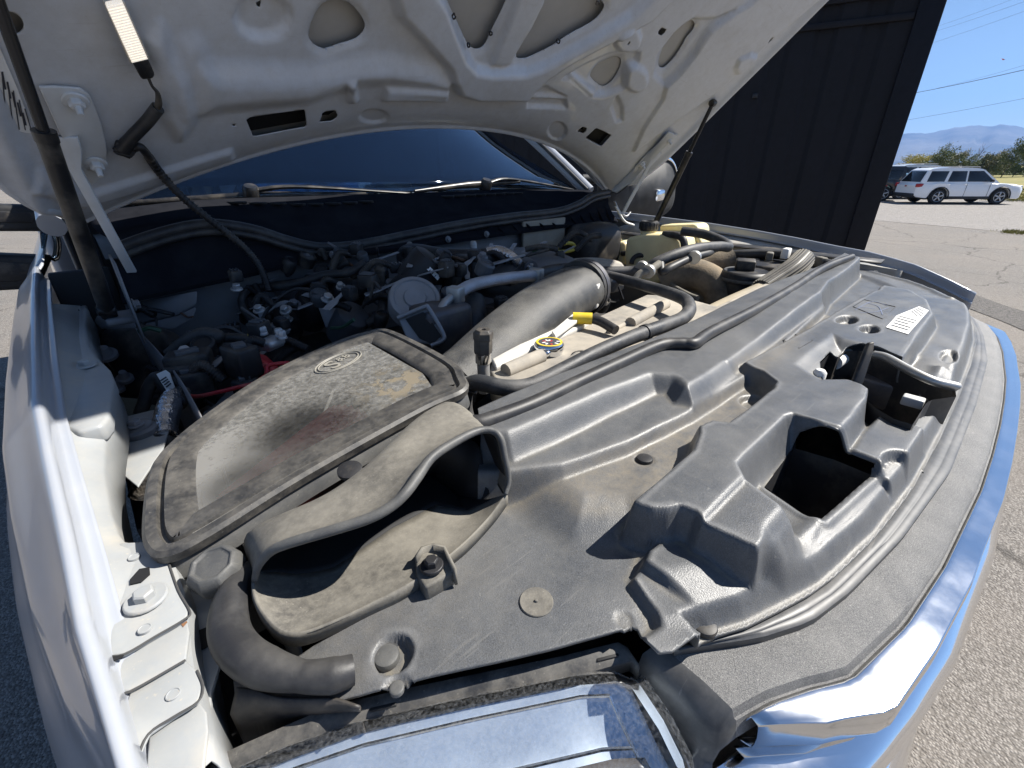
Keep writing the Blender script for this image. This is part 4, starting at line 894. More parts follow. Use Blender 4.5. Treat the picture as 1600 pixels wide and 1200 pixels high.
cow=empty('cowl',(0,.95,1.3),truck)
tube('cowl_seal',CSl,.011,rubber,cow,seg=12,straight=True); tube('cowl_seal_bead',CSl+np.array([0,-.008,-.014]),.007,rubber,cow,seg=10,straight=True)
rows=[CSl+np.array([0,.0,-.01]),CSl*.6+LPd*.4+np.array([0,.02,0]),CSl*.25+LPd*.75+np.array([0,.015,0]),LPd+np.array([0,.004,.002]),LPd,LPd+np.array([0,.002,-.006]),LPd+np.array([0,.05,-.012])]
loft('cowl_front_wall',rows,cowlm,cow,solid=.002,auto=40)
for i in range(46,78,3):                                  # moulded triangular ribs along the lip
    p=LPd[i]; q_=CSl[i]; h=(q_-p)*.55; d=LPd[min(79,i+1)]-LPd[i]
    mesh('rib',[p+np.array([0,-.006,.0]),p+h,p+d*.8+np.array([0,-.001,0]),p-d*.1+np.array([0,.012,.0])],[(0,1,2),(0,3,1),(3,2,1)],cowlm,cow,smooth=False)
rows=[[(x,cowl_y(x)+.015-.0,z) for x in fw_x] for z in (1.375,1.30,1.20,1.0,.72)]
rows[0]=[(x,cowl_y(x)+.01,float(np.interp(x,LPd[:,0],LPd[:,2]))-.004) for x in fw_x]
loft('firewall',rows,wallm,truck,solid=.002)
ws_y=lambda x:.93+.14*(abs(x)/.83)**2
wsb=[PYc(a,b,ws_y) for a,b in ((120,330),(190,324),(300,312),(420,304),(560,300),(700,297),(800,295),(870,295),(912,298))]; WSB=resample(wsb,80)
rows=[CSl+np.array([0,.004,.006])]+[ (CSl*(1-t)+WSB*t)+np.array([0,0,.012*math.sin(math.pi*t)-.018*math.sin(math.pi*t)**4]) for t in (.2,.35,.5,.65,.8,.92)]+[WSB+np.array([0,.0,-.006]),WSB+np.array([0,.02,-.012])]
loft('cowl_top',rows,cowlm,cow,solid=.002)
for i in range(16):                                         # air slots
    x=.02+i*.045 if i<8 else -.55+(i-8)*.045
    j=int(np.argmin(abs(WSB[:,0]-x))); p=WSB[j]*.72+CSl[j]*.28+np.array([0,0,.008]); e=np.array([.6,-.8,0])
    box('air_slot',p,(.045,.012,.006),dark,cow,ax=[e,np.array([.8,.6,0]),np.array([0,0,1.])],bevel=.002)
# ================================================================ windscreen, pillars, cab
glassm=bpy.data.materials.new('windscreen glass'); glassm.use_nodes=True; nG=glassm.node_tree.nodes; LG=glassm.node_tree.links
t_=nG.new('ShaderNodeBsdfTransparent'); t_.inputs[0].default_value=(.35,.42,.48,1); g_=nG.new('ShaderNodeBsdfGlossy'); g_.inputs['Roughness'].default_value=.015; g_.inputs[0].default_value=(.8,.9,1,1)
f_=nG.new('ShaderNodeFresnel'); f_.inputs[0].default_value=1.6; mr_=nG.new('ShaderNodeMath'); mr_.operation='MULTIPLY_ADD'; mr_.inputs[1].default_value=.9; mr_.inputs[2].default_value=.03; LG.new(f_.outputs[0],mr_.inputs[0])
x_=nG.new('ShaderNodeMixShader'); LG.new(mr_.outputs[0],x_.inputs[0]); LG.new(t_.outputs[0],x_.inputs[1]); LG.new(g_.outputs[0],x_.inputs[2]); LG.new(x_.outputs[0],nG['Material Output'].inputs[0])
rows=[]
for t in np.linspace(0,1,14):
    row=[]
    for s in np.linspace(-1,1,40):
        xb=.84*s; j=np.interp(xb,WSB[:,0],WSB[:,2]); x=xb*(1-.13*t); row.append((x,ws_y(xb)+.015+.80*t+.17*abs(s)**3*min(1,3*t),j+.47*t+.03*math.sin(math.pi*t)))
    rows.append(row)
loft('windscreen',rows,glassm,truck,solid=.005)
cab=empty('cab',(0,1.9,0),truck)
for sx in (-1,1):
    pb=np.array([sx*.86,1.04,1.43]); pt=np.array([sx*.755,1.86,1.935])
    tube('a_pillar',[pb+(pt-pb)*t+np.array([0,0,.03*math.sin(math.pi*t)]) for t in np.linspace(0,1,7)],.022,paint,cab,seg=12,flat=1.3)
    tube('pillar_gasket',[pb+(pt-pb)*t+np.array([-sx*.028,-.01,.03*math.sin(math.pi*t)+.012]) for t in np.linspace(0,1,7)],.008,rubber,cab,seg=8)
    rows=[[(sx*a,y,z) for y in (1.03,1.2,2.0,2.9)] for a,z in ((.90,1.36),(.95,1.30),(.985,1.15),(1.0,.9),(.99,.55))]
    loft('door',rows,paint,cab,solid=.004,auto=40)
    rows=[[(sx*(.90-.13*(z-1.36)/.56),y0,z) for y0 in np.linspace(1.30+(z-1.36)*1.15,2.9,5)] for z in (1.36,1.6,1.9)]
    loft('side_window',rows,glassm,cab,solid=.004)
    box('roof_rail',(sx*.75,2.35,1.93),(.06,1.1,.05),paint,cab,bevel=.02)
    box('b_pillar',(sx*.83,2.05,1.63),(.05,.09,.58),paint,cab,bevel=.01)
rows=[[(x,y,1.965-.05*(abs(x)/.8)**3-.03*((y-2.3)/.6)**2) for x in np.linspace(-.76,.76,15)] for y in np.linspace(1.78,2.9,8)]
loft('roof',rows,paint,cab,solid=.02)
box('rear_wall',(0,2.92,1.3),(1.8,.04,1.3),paint,cab,bevel=.02); box('cab_floor',(0,2.0,.62),(1.9,1.9,.1),dark,cab)
dashm=M('dashboard',(.09,.09,.095),.6); rows=[[(x,y,z) for x in np.linspace(-.80,.80,12)] for y,z in ((1.02,1.36),(1.2,1.385),(1.45,1.37),(1.52,1.30),(1.50,1.0))]
loft('dashboard',rows,dashm,cab,solid=.003)
sc_=np.array([.38,1.68,1.36]); wn=np.array([0,.85,-.5]); wa,wb_,wc=frame_from(wn)
sw=tube('steering_wheel',[sc_+.19*(wa*math.cos(t)+wb_*math.sin(t)) for t in np.linspace(0,2*math.pi,25)[:-1]],.016,plasticb,cab,seg=8,closed=True,n=2)
for x in (-.42,.42): box('seat',(x,2.25,1.25),(.52,.16,.75),dashm,cab,bevel=.06,seg=4); 
for x in (-.42,.42): box('headrest',(x,2.28,1.70),(.26,.10,.20),dashm,cab,bevel=.04,seg=4)
box('paper',PYc(600,288,lambda x:1.12),(.12,.10,.012),white,cab,bevel=.003)
# wipers
def wiper(piv,arm,b0,b1):
    w=tube('wiper',[piv,arm[0],arm[1]],[.009,.007,.005],strutm,truck,seg=8,flat=.7)
    tube('blade',[b0,(b0+b1)/2+np.array([0,0,.004]),b1],[.004,.009,.004],strutm,w,seg=8,flat=1.2)
    lathe('pivot_cap',[(.018,-.02),(.018,.006),(.014,.012),(.002,.013)],piv,strutm,w,axis=(0,-.4,1),seg=16)
def wsp(px,py,dy=0.): return PYc(px,py,lambda x:ws_y(x)+.01+dy)
wiper(wsp(392,298),[wsp(470,292),wsp(640,302)],wsp(185,318),wsp(572,303))
wiper(wsp(760,286),[wsp(800,280),wsp(895,296)],wsp(648,299),wsp(812,284))
# mirrors
mirm=M('mirror black',(.016,.017,.019),.6,dust=.3,dcol=(.12,.12,.12),dscale=15)
mc=PY(1005,292,1.0); 
def mpt(px,py,y=1.0): return PY(px,py,y)
loop_=[mpt(*q) for q in ((1006,246),(1035,240),(1049,258),(1050,292),(1044,325),(1022,342),(985,344),(962,335),(958,300),(966,270))]
L0=resample(cr(loop_,5,True)+[cr(loop_,5,True)[0]],61)[:-1]; cM=L0.mean(0)
mirR=empty('wing_mirror',(1.2,1.05,1.2),truck)
rows=[cM+(L0-cM)*.80+np.array([0,-.045,0]),cM+(L0-cM)*.93+np.array([0,-.03,0]),L0,cM+(L0-cM)*.99+np.array([0,.08,0]),cM+(L0-cM)*.90+np.array([0,.11,0])]
loft('housing',rows,mirm,mirR,closed_u=True); prism('face',rows[0],mirm,mirR,.004,(0,1,0),bevel=0); prism('glass',rows[-1],chrome,mirR,.004,(0,-1,0),bevel=0)
tp_=[p for p in L0 if p[2]>cM[2]+.055]; 
rows=[[cM+(p-cM)*s+np.array([0,d,0]) for p in L0 if p[2]>cM[2]+.022] for s,d in ((.82,-.050),(.96,-.036),(1.03,-.004),(1.02,.08))]
rows=[sorted(r,key=lambda p:p[0]) for r in rows]; loft('chrome_cap',rows,chrome,mirR,solid=.002)
box('signal_lamp',mpt(1030,305,.955),(.07,.03,.055),chromed,mirR,bevel=.012,seg=3)
for z in (-.05,.05): tube('mirror_arm',[cM+np.array([-.02,.03,z]),np.array([.95,1.16,cM[2]+z])],.022,mirm,mirR,seg=10,straight=True)
mirL=empty('wing_mirror',(-1.1,1.5,1.2),truck)
for (q0,q1,q2,q3) in (((-60,318),(85,322),(85,362),(-60,362)),((-60,396),(83,402),(60,452),(-60,458))):
    P_=[PY(*q,1.5) for q in (q0,q1,q2,q3)]; prism('arm',P_,mirm,mirL,.07,(0,1,0),bevel=.012,seg=3)
    a=[PY(*q,1.497) for q in ((q0[0],q0[1]+10),(lerp(q1[0],0,.35 if q1[1]<350 else .4),q1[1]+10),(lerp(q1[0],0,.38),q2[1]-14),(q3[0],q3[1]-14))]
    prism('arm_panel',a,plasticb,mirL,.004,(0,1,0),bevel=.003)
tube('chrome_edge',[PY(84,360,1.496),PY(90,380,1.496),PY(88,400,1.496),PY(82,405,1.49)],.008,chrome,mirL,seg=8)
box('head',(-1.32,1.52,1.38),(.28,.12,.36),mirm,mirL,bevel=.04,seg=4)
# front wheels and the bed so the truck stands on the ground
tyre=M('tyre rubber',(.02,.02,.021),.8,bump=.3,bscale=120)
for sx in (-1,1):
    for wy in (.42,4.2):
        w=lathe('wheel',[(.2,-.13),(.34,-.145),(.40,-.13),(.415,-.08),(.415,.08),(.40,.13),(.34,.145),(.2,.13)],(sx*.86,wy,.415),tyre,truck,axis=(1,0,0),seg=40)
        lathe('rim',[(.02,-.12),(.09,-.13),(.17,-.10),(.21,-.132),(.22,-.12),(.22,.12),(.21,.132),(.17,.10),(.09,.13),(.02,.12)],(sx*.86,wy,.415),chromed,w,axis=(1,0,0),seg=32)
box('bed',(0,4.0,1.0),(1.96,2.1,.75),paint,truck,bevel=.03); box('chassis',(0,2.4,.55),(.9,5.0,.16),dark,truck)
# ================================================================ things in the bay
# radiator end plate (pale dusty) with cap, ports and clips
tz=1.268
plate=[PZ(a,b,tz) for a,b in ((765,578),(770,556),(828,527),(898,499),(935,494),(1010,460),(1060,462),(1120,478),(1200,440),(1290,408),(1330,408),(1100,540),(1040,560),(960,595),(840,645),(800,640))]
tankm=M('dusty tank plastic',(.20,.19,.175),.7,dust=.9,dcol=(.40,.36,.30),dscale=12,dlo=.35,dhi=.6,speck=.6,dust2=.4,bump=.15,bscale=400)
tk=prism('radiator_tank',plate,tankm,truck,.05,(0,0,-1),bevel=.004)
rb=[PZ(a,b,tz+.008) for a,b in ((768,560),(828,528),(898,498),(932,497),(900,513),(835,542),(775,572))]; whitet=M('bright edge strip',(.62,.60,.56),.6,dust=.3,dcol=DUST,dscale=30)
prism('tank_edge',rb,whitet,tk,.010,(0,0,-1),bevel=.003)
for l in (((950,520),(1005,492)),((975,530),(1040,500)),((935,545),(990,520))):
    tube('tank_rib',[PZ(*l[0],tz+.001),PZ(*l[1],tz+.001)],.005,tankm,tk,seg=8,straight=True)
for l in (((790,580),(846,556)),((870,585),(905,560)),((985,505),(1040,475))):
    tube('tank_boss',[PZ(*l[0],tz+.004),PZ(*l[1],tz+.006)],.011,tankm,tk,seg=12,straight=True)
for c_,s_ in (((905,552),.030),((845,548),.028),((960,470),.03)):
    q=PZ(*c_,tz+.0015); prism('tank_opening',[q+np.array([s_*.5*math.cos(t),s_*.33*math.sin(t),0]) for t in np.linspace(0,6.283,13)[:-1]],dark,tk,.001,(0,0,-1),bevel=0,smooth=False)
rc=PZ(858,540,tz+.012); rcap=lathe('radiator_cap',[(.016,-.014),(.021,-.012),(.0235,-.004),(.0235,.003),(.021,.006),(.002,.006)],rc,chromed,tk,seg=28)
for a in (.6,3.74): box('cap_ear',rc+np.array([.0245*math.cos(a),.0245*math.sin(a),-.003]),(.012,.012,.010),chromed,tk,bevel=.004,ax=rotz(-a)[:, :] if False else None)
lathe('cap_ring',[(.0205,.0058),(.0205,.0068),(.0175,.0070),(.0172,.0060)],rc,yellow,tk,seg=28); lathe('cap_disc',[(.0172,.0058),(.0172,.0064),(.001,.0064)],rc,ink,tk,seg=28)
for k in range(9):
    a=k*.7; r=.004+.0013*k; box('cap_print',rc+np.array([r*math.cos(a),r*math.sin(a),.0066]),(.006,.0028,.0006),white if k%3 else redp,tk,bevel=0,ax=rotz(a))
yc0=PZ(895,497,tz+.020); yc1=PZ(925,498,tz+.020); tube('yellow_cap',[yc0,yc1],.0105,yellow,truck,seg=16,straight=True); tube('drain_tube',[yc1,PZ(940,503,tz+.018),PZ(962,516,tz+.012)],.0085,rubber,truck,seg=12)
wl=[PZ(a,b,tz+.020) for a,b in ((862,517),(895,490),(902,500),(868,525))]; prism('white_tab',wl,whitet,truck,.006,(0,0,-1),bevel=.001)
# service port with hex cap
p0=PD(757,612,.62); p1=PD(755,566,.60); p2=PD(755,527,.585)
sp=tube('service_port',[p0,p1],.0085,alum,truck,seg=14,straight=True); tube('port_neck',[p1,p1+(p2-p1)*.4],.0105,chromed,sp,seg=14,straight=True)
V,Fc=lathegeo([(.0115,0),(.0125,.004),(.0125,.020),(.0135,.021),(.0135,.030),(.010,.034),(.004,.034),(.003,.030),(.0005,.030)],p1+(p2-p1)*.35,(p2-p1),6); mesh('port_cap',V,Fc,plasticb,sp,auto=30,bevel=.001)
tube('yellow_wire',[PD(768,640,.62),PD(770,660,.63),PD(766,690,.64)],.004,yellow,truck)
# main hoses
h1=[(735,668,.58),(726,640,.575),(728,610,.565),(745,598,.555),(790,606,.545),(830,602,.555),(880,578,.585),(930,552,.62),(985,528,.665),(1040,508,.72),(1068,496,.76),(1077,480,.80),(1062,464,.86),(1000,444,.95),(940,428,1.03),(905,419,1.06)]
hs=tube('radiator_hose',[PD(*q) for q in h1],[.0105]*7+[.0105,.011,.0115,.0118,.0118,.0118,.0115,.011,.0105],hose,truck,seg=16,n=10); tag(hs,'long bent black coolant hose across the radiator tank')
for q in ((1006,518,.684),(735,603,.56)): 
    a=PD(*q); i=int(np.argmin([np.linalg.norm(a-p) for p in cr([PD(*z) for z in h1],10)])); C=cr([PD(*z) for z in h1],10); tube('hose_ring',[C[i]-(C[i+1]-C[i-1])*.25,C[i]+(C[i+1]-C[i-1])*.25],.0128,rubber,hs,seg=16,straight=True)
h2=[(905,418,1.06),(940,424,1.06),(985,424,1.06),(1010,419,1.05),(1030,408,1.04),(1060,396,1.05),(1090,388,1.08),(1125,385,1.14),(1138,386,1.17),(1130,378,1.2),(1100,366,1.25),(1065,361,1.28)]
tube('upper_coolant_hose',[PD(*q) for q in h2],.0125,hose,truck,seg=14,n=8)
h3=[(1032,412,1.03),(1035,425,1.02),(1048,418,1.02),(1080,403,1.06),(1105,396,1.1),(1115,390,1.15)]
tube('heater_hose',[PD(*q) for q in h3],.009,rubber,truck,seg=12); h3b=[(990,440,1.0),(1000,428,1.0),(1012,424,1.0),(1030,412,1.02)]
tube('tee_pipe',[PD(*q) for q in h3b],.0085,plasticd,truck,seg=12)
for q in ((1003,418,1.045),(1013,424,1.0),(905,419,1.055),(1085,402,1.05)):
    a=PD(*q); lathe('hose_clamp',[(.0145,-.006),(.0152,-.005),(.0152,.005),(.0145,.006)],a,steel,truck,axis=(.9,.25,.15),seg=20)
h4=[(905,419,1.06),(880,420,1.05),(855,424,1.02),(838,430,.99)]
tube('coolant_pipe',[PD(*q) for q in h4],.013,rubber,truck,seg=14)
braid=M('braided sleeve',(.55,.57,.62),.32,.9,bump=1,bscale=900,bdist=.002,mottle=.15)
h5=[(838,430,.985),(800,434,.95),(765,439,.91),(735,447,.875),(712,460,.85)]
bh=tube('braided_hose',[PD(*q) for q in h5],.0125,braid,truck,seg=16,n=10)
for q in (h5[0],h5[-1]):
    a=PD(*q); box('hose_clip',a,(.022,.030,.030),steel,bh,bevel=.003,ax=[np.array([.95,.3,0]),np.array([-.3,.95,0]),np.array([0,0,1.])])
tube('metal_pipe',[PD(*q) for q in ((705,464,.845),(692,478,.83),(686,495,.82),(690,510,.82))],.008,alum,truck,seg=12)
h6=[(640,420,1.12),(630,405,1.12),(635,393,1.11),(655,392,1.09),(690,398,1.06),(730,400,1.05),(765,398,1.05)]
tube('black_air_hose',[PD(*q) for q in h6],.0165,rubber,truck,seg=14); tube('foil_wrapped_pipe',[PD(*q) for q in ((762,398,1.05),(778,394,1.05),(795,399,1.04),(812,412,1.03),(830,420,1.0))],[.018,.016,.013,.012,.012],foil,truck,seg=14)
h7=[(830,418,1.0),(822,412,1.03)]; tube('pipe_stub',[PD(*q) for q in h7],.016,steeld,truck,seg=14)
# big intake pipe
ip=[(702,604,.66),(735,578,.70),(785,533,.76),(840,490,.83),(885,462,.90),(905,452,.94)]
pipem=M('pebbled intake plastic',(.036,.037,.039),.42,dust=.6,dcol=(.22,.21,.185),dscale=7,dlo=.42,dhi=.7,bump=.7,bscale=700,bdist=.0012,speck=.3)
Pp=cr([PD(*q) for q in ip],8); V,Fc=tubegeo(Pp,[.048,.050,.054,.058,.060,.058],28,flat=.85); ipo=mesh('intake_pipe',V,Fc,pipem,truck,auto=60); tag(ipo,'fat black pebbled intake pipe behind the filter box')
tube('pipe_seam',[p+np.array([.046,-.03,-.004]) for p in Pp],.0018,pipem,ipo,seg=6,straight=True)
e_=Pp[-1]-Pp[-3]; e_/=np.linalg.norm(e_); tube('coupler',[Pp[-1],Pp[-1]+e_*.03],.0585,rubber,ipo,seg=28,straight=True); tube('clamp_band',[Pp[-1]+e_*.012,Pp[-1]+e_*.024],.0600,steeld,ipo,seg=28,straight=True)
box('bracket_clip',PD(928,462,.90),(.022,.02,.05),whitet,ipo,bevel=.004,ax=[np.array([.9,.4,0]),np.array([-.4,.9,0]),np.array([0,0,1.])])
# turbo cover dome and dark hardware
duskm=M('grey cast cover',(.11,.115,.125),.5,.2,dust=.5,dcol=(.2,.18,.15),dscale=16)
dm=PD(815,415,1.15); V,Fc=lathegeo([(.15,-.05),(.15,-.01),(.135,.015),(.10,.03),(.05,.036),(.002,.037)],dm,(0,0,1),32); mesh('turbo_cover',V,Fc,duskm,truck)
dm2=PD(925,418,1.22); V,Fc=lathegeo([(.09,-.05),(.09,0),(.08,.012),(.05,.018),(.002,.02)],dm2,(0,0,1),28); mesh('engine_cover',V,Fc,tankm,truck)
c_=PD(661,424,.98); ac=lathe('actuator',[(.036,-.04),(.044,-.034),(.046,.02),(.042,.034),(.030,.04),(.002,.041)],c_,plasticb,truck,axis=(.55,-.35,.75),seg=28)
a_,b2_,w_=frame_from((.55,-.35,.75)); L_=[c_+w_*(-.010+.02*s)+.0468*(a_*math.cos(t)+b2_*math.sin(t)) for s in (0,1) for t in np.linspace(2.6,3.5,9)]
fr=RT*.8-UP*.1; lb_=[PD(*q) for q in kE((455,285,)[:2] and (450,305),(470,285),(575,385),(555,415))] if False else [PD(x,y,.935) for x,y in kE((448,308),(472,286),(575,385),(553,416))]
prism('part_label',lb_,white,ac,.001,FW,bevel=0,smooth=False)
for t in (.3,.55,.8):
    p=[PD(x,y,.9335) for x,y in kE((452+95*t,318+85*t),(466+95*t,303+85*t))]; tube('label_bar',p,.0008,ink,ac,seg=4,straight=True)
tb=lathe('throttle_body',[(.045,-.03),(.050,-.025),(.050,.006),(.047,.012),(.040,.013),(.038,.010),(.022,.010),(.020,.014),(.002,.014)],PD(648,470,.86),M('cool grey casting',(.24,.25,.27),.45,.3,dust=.3,dcol=DUST,dscale=30),truck,axis=(-.25,-.65,.72),seg=30)
ob=[PD(x,y,.80) for x,y in kE((220,730),(440,640),(480,650),(600,860),(590,920),(540,960),(330,930),(290,900))]
prism('outlet_box',ob,MT['cool grey casting'],tb,.05,FW,bevel=.006,seg=3)
ib=[PD(x,y,.797) for x,y in kE((285,740),(430,680),(455,690),(585,880),(505,950),(400,900))]; prism('outlet_opening',ib,dark,tb,.002,FW,bevel=0,smooth=False)
ir=[PD(x,y,.795) for x,y in kE((220,730),(440,640),(480,650),(600,860),(590,920),(500,960))]; tube('outlet_lip',ir,.004,MT['cool grey casting'],tb,seg=8)
box('casting',PD(690,510,.86),(.10,.08,.09),steeld,truck,bevel=.012); tube('dark_elbow',[PD(735,470,.92),PD(738,500,.9),PD(740,540,.9)],.03,rubber,truck,seg=16)
box('coil_pack',PD(745,420,1.05),(.08,.07,.07),plasticb,truck,bevel=.006); box('sensor_block',PD(700,425,1.08),(.05,.05,.06),plasticb,truck,bevel=.006); lathe('sensor_bolt',[(.009,-.02),(.009,.014),(.006,.018),(.001,.018)],PD(740,388,1.15),alum,truck,seg=10)
# left rear: pump group, plug, harness and battery area
pumpm=M('satin grey cap',(.075,.08,.09),.5,dust=.3,dcol=(.15,.14,.13),dscale=14)
cp=PD(548,498,.95); lathe('vacuum_pump',[(.030,-.06),(.034,-.03),(.036,.010),(.034,.016),(.028,.019),(.002,.020)],cp,pumpm,truck,axis=(.25,-.62,.72),seg=30)
bm_=M('stamped bracket',(.26,.27,.29),.45,.3,dust=.3,dcol=DUST,dscale=25)
for l,t in ((((690,540),(740,515),(800,520),(840,600),(930,620),(985,650),(975,790),(900,810),(830,620),(760,560)),.965),(((950,470),(1010,410),(1120,385),(1210,390),(1245,550),(1185,575),(1170,420),(1060,420)),1.02),(((330,690),(450,610),(560,580),(650,600),(560,615),(470,650),(370,720),(440,840),(380,800)),.93)):
    prism('bracket',[PD(x,y,t) for x,y in kD(*l)],bm_,truck,.004,FW,bevel=.001)
for c_,r in (((600,700),.035),((800,620),.04),((1080,520),.032),((1160,510),.02),((300,610),.025),((620,740),.03)):
    q=PD(*kD(c_)[0],1.0); lathe('pump_body',[(r*.9,-.05),(r,-.03),(r,.01),(r*.85,.022),(r*.3,.026),(.001,.026)],q,plasticb,truck,axis=(.2,-.5,.8),seg=20)
plug=lathe('wire_plug',[(.012,-.03),(.017,-.026),(.0195,-.012),(.0195,.010),(.017,.016),(.013,.018),(.002,.018)],PD(594,432,1.0),plasticb,truck,axis=(.05,.1,1),seg=18)
for k in range(6): tube('plug_wire',[PD(586+k*3.4,445,1.0),PD(589+k*2,452,.99),PD(594,468,.98)],.0018,MT['stamped bracket'],plug,seg=5)
tube('plug_cable',[PD(*q) for q in ((595,450,.98),(598,475,.96),(592,495,.95),(575,505,.95))],.010,rubber,truck,seg=10)
tube('arched_cable',[PD(*q) for q in kD_ ] if False else [PD(x,y,.93) for x,y in kD((350,780),(420,660),(520,560),(640,490),(780,500),(900,560),(1000,630))],.0035,rubber,truck,seg=8)
tube('loom',[PD(x,y,.97) for x,y in kD((340,790),(250,700),(205,600),(240,510),(340,480),(560,465),(760,415),(900,370),(1100,350),(1230,270))],.009,rubber,truck,seg=10)
tube('tape_loom',[PD(x,y,1.0) for x,y in kD((350,500),(450,470),(600,450),(760,430),(930,400))],.011,plasticb,truck,seg=8)
# hood lamp harness
hl_=[PH(205,232,.01),PH(222,232,.02)]+[PD(*q) for q in ((250,270,.80),(285,308,.84),(330,345,.88),(372,378,.92),(398,405,.94),(412,430,.95),(420,455,.95))]
tube('lamp_harness',hl_,.0065,plasticb,truck,seg=10,n=8); rowsH=cr(hl_,14)
vv=[];ff=[]
for i in range(20,len(rowsH)-1,2):
    v,f=tubegeo([rowsH[i],rowsH[i]+(rowsH[min(i+1,len(rowsH)-1)]-rowsH[i])*.5],.0078,8); o_=len(vv); vv+=v; ff+=[tuple(o_+a for a in q) for q in f]
tag(mesh('conduit_ribs',vv,ff,plasticb,truck),kind='stuff')
# under-hood lamp
def HQ(px,py,off): return PH(px,py,off)
lens=[HQ(*q,.024) for q in ((166,10),(192,4),(231,92),(206,98))]
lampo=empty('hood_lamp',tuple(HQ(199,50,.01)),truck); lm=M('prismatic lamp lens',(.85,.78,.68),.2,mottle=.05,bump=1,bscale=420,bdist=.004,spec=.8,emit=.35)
prism('lens',lens,lm,lampo,.008,-HN,bevel=.002); prism('lens_frame',[HQ(*q,.020) for q in ((163,8),(194,1),(235,94),(204,101))],M('clear lamp rim',(.55,.5,.42),.25,mottle=0),lampo,.012,-HN,bevel=.002)
def seg2(a,b,c,d,n,ax):    # fine prism bars across the lens
    for k in range(n):
        t=(k+.5)/n; tube('prism_bar',[a+(d-a)*t,b+(c-b)*t],.0011,lm,lampo,seg=4,straight=True)
ll=[p+HN*.0006 for p in lens]; seg2(ll[0],ll[1],ll[2],ll[3],22,0)
pr=[HQ(*q,.026) for q in ((206,97),(231,92),(243,118),(240,124),(222,126))]; prism('lamp_plug',pr,plasticb,lampo,.016,-HN,bevel=.003)
tube('lamp_wire',[HQ(232,122,.02),HQ(238,135,.022),HQ(246,145,.024),HQ(248,160,.024),HQ(246,168,.022)],[.002,.002,.003,.0045,.005],plasticb,lampo,seg=8)
tube('lamp_sleeve',[HQ(247,168,.022),HQ(230,190,.02),HQ(205,216,.018),HQ(192,232,.014)],[.0085,.0085,.0085,.010],rubber,lampo,seg=12)
for k in range(9):
    a=HQ(190+rng.uniform(-14,10),232+rng.uniform(-8,10),.012); tube('tape_end',[HQ(186,236,.010),a,HQ(198+rng.uniform(-4,12),238+rng.uniform(-6,8),.018)],.005,plasticb,lampo,seg=6)
# red wire, terminal cover, clamp, loom and foil sleeve beside the box
tube('red_cable',[PD(x,y,.66) for x,y in kL((600,940),(660,945),(760,925),(860,900),(940,880),(1000,840))],.0032,redp,truck,seg=8)
tube('red_cable',[PD(x,y,.68) for x,y in kL((500,805),(540,815),(560,850),(565,890))],.004,redp,truck,seg=8)
tube('red_cable',[PD(x,y,.67) for x,y in kL((1005,830),(1010,795),(1060,783),(1110,780))],.003,redp,truck,seg=8)
rc_=[PD(x,y,.70) for x,y in kL((897,765),(920,728),(950,738),(1040,820),(1035,842),(985,850))]; rcv=prism('red_terminal_cover',rc_,redp,truck,.03,FW,bevel=.004,seg=3)
for t in (.3,.5,.7): a=PD(*kL((905+130*t,775+80*t))[0],.698); b=PD(*kL((930+115*t,745+80*t))[0],.698); tube('cover_rib',[a,b],.0022,redp,rcv,seg=6,straight=True)
tube('yellow_tag',[PD(*kL((915,643))[0],.76),PD(*kL((955,648))[0],.76)],.006,yellow,truck,seg=10,straight=True); tube('yellow_tag',[PD(*kL((566,870))[0],.67),PD(*kL((578,912))[0],.67)],.006,MT['stamped bracket'] if False else M('olive tag',(.35,.30,.08),.5),truck,seg=10,straight=True)
clampm=M('lead clamp',(.40,.41,.42),.4,.5,dust=.3,dcol=DUST,dscale=40)
cl=box('battery_clamp',PD(*kL((1005,675))[0],.74),(.035,.045,.014),clampm,truck,bevel=.005,seg=3,ax=rotz(.5)); box('clamp_jaw',PD(*kL((1010,690))[0],.745),(.035,.035,.012),clampm,cl,bevel=.004,ax=rotz(.5)); 
for q in ((1065,650),(1080,660),(985,640)): hexbolt('clamp_bolt',PD(*kL(q)[0],.735),(0,0,1),.006,.014,clampm,cl,1.2)
tube('battery_cable',[PD(x,y,.76) for x,y in kL((760,660),(840,655),(900,660),(960,675))],.008,rubber,truck,seg=10)
tube('cable_bundle',[PD(x,y,.75) for x,y in kL((520,740),(580,690),(650,650),(700,635),(760,650),(720,700),(715,780),(715,840))],.011,rubber,truck,seg=10)
for q,s in (((640,880),(.05,.04,.045)),((880,770),(.035,.05,.05)),((900,900),(.03,.03,.03)),((620,770),(.06,.04,.03)),((590,800),(.05,.05,.02))):
    cb=box('connector',PD(*kL(q)[0],.69),s,plasticb,truck,bevel=.005,ax=rotz(rng.uniform(-.6,.6)))
    box('connector_latch',PD(*kL(q)[0],.69)+np.array([0,-.004,s[2]*.5+.002]),(s[0]*.5,s[1]*.4,.006),pumpm,cb,bevel=.001)
box('battery',PD(420,560,.90)+np.array([.02,.02,-.11]),(.30,.19,.20),plasticb,truck,bevel=.008,ax=rotz(.1))
box('fuse_box',PD(330,585,.86)+np.array([0,0,-.05]),(.16,.12,.09),plasticb,truck,bevel=.01,ax=rotz(.3))
lbw=[PD(x,y,.655) for x,y in kL((455,835),(500,815),(520,830),(555,925),(520,940))]; prism('wire_label',lbw,white,truck,.001,FW,bevel=0,smooth=False)
for t in (.25,.4,.55,.7): tube('label_print',[PD(*kL((462+60*t,850+70*t))[0],.654),PD(*kL((492+50*t,832+70*t))[0],.654)],.0009,ink,truck,seg=4,straight=True)
tube('left_loom',[PD(x,y,.67) for x,y in kL((560,960),(500,900),(460,850),(420,900),(395,980),(375,1030))],.009,rubber,truck,seg=10)
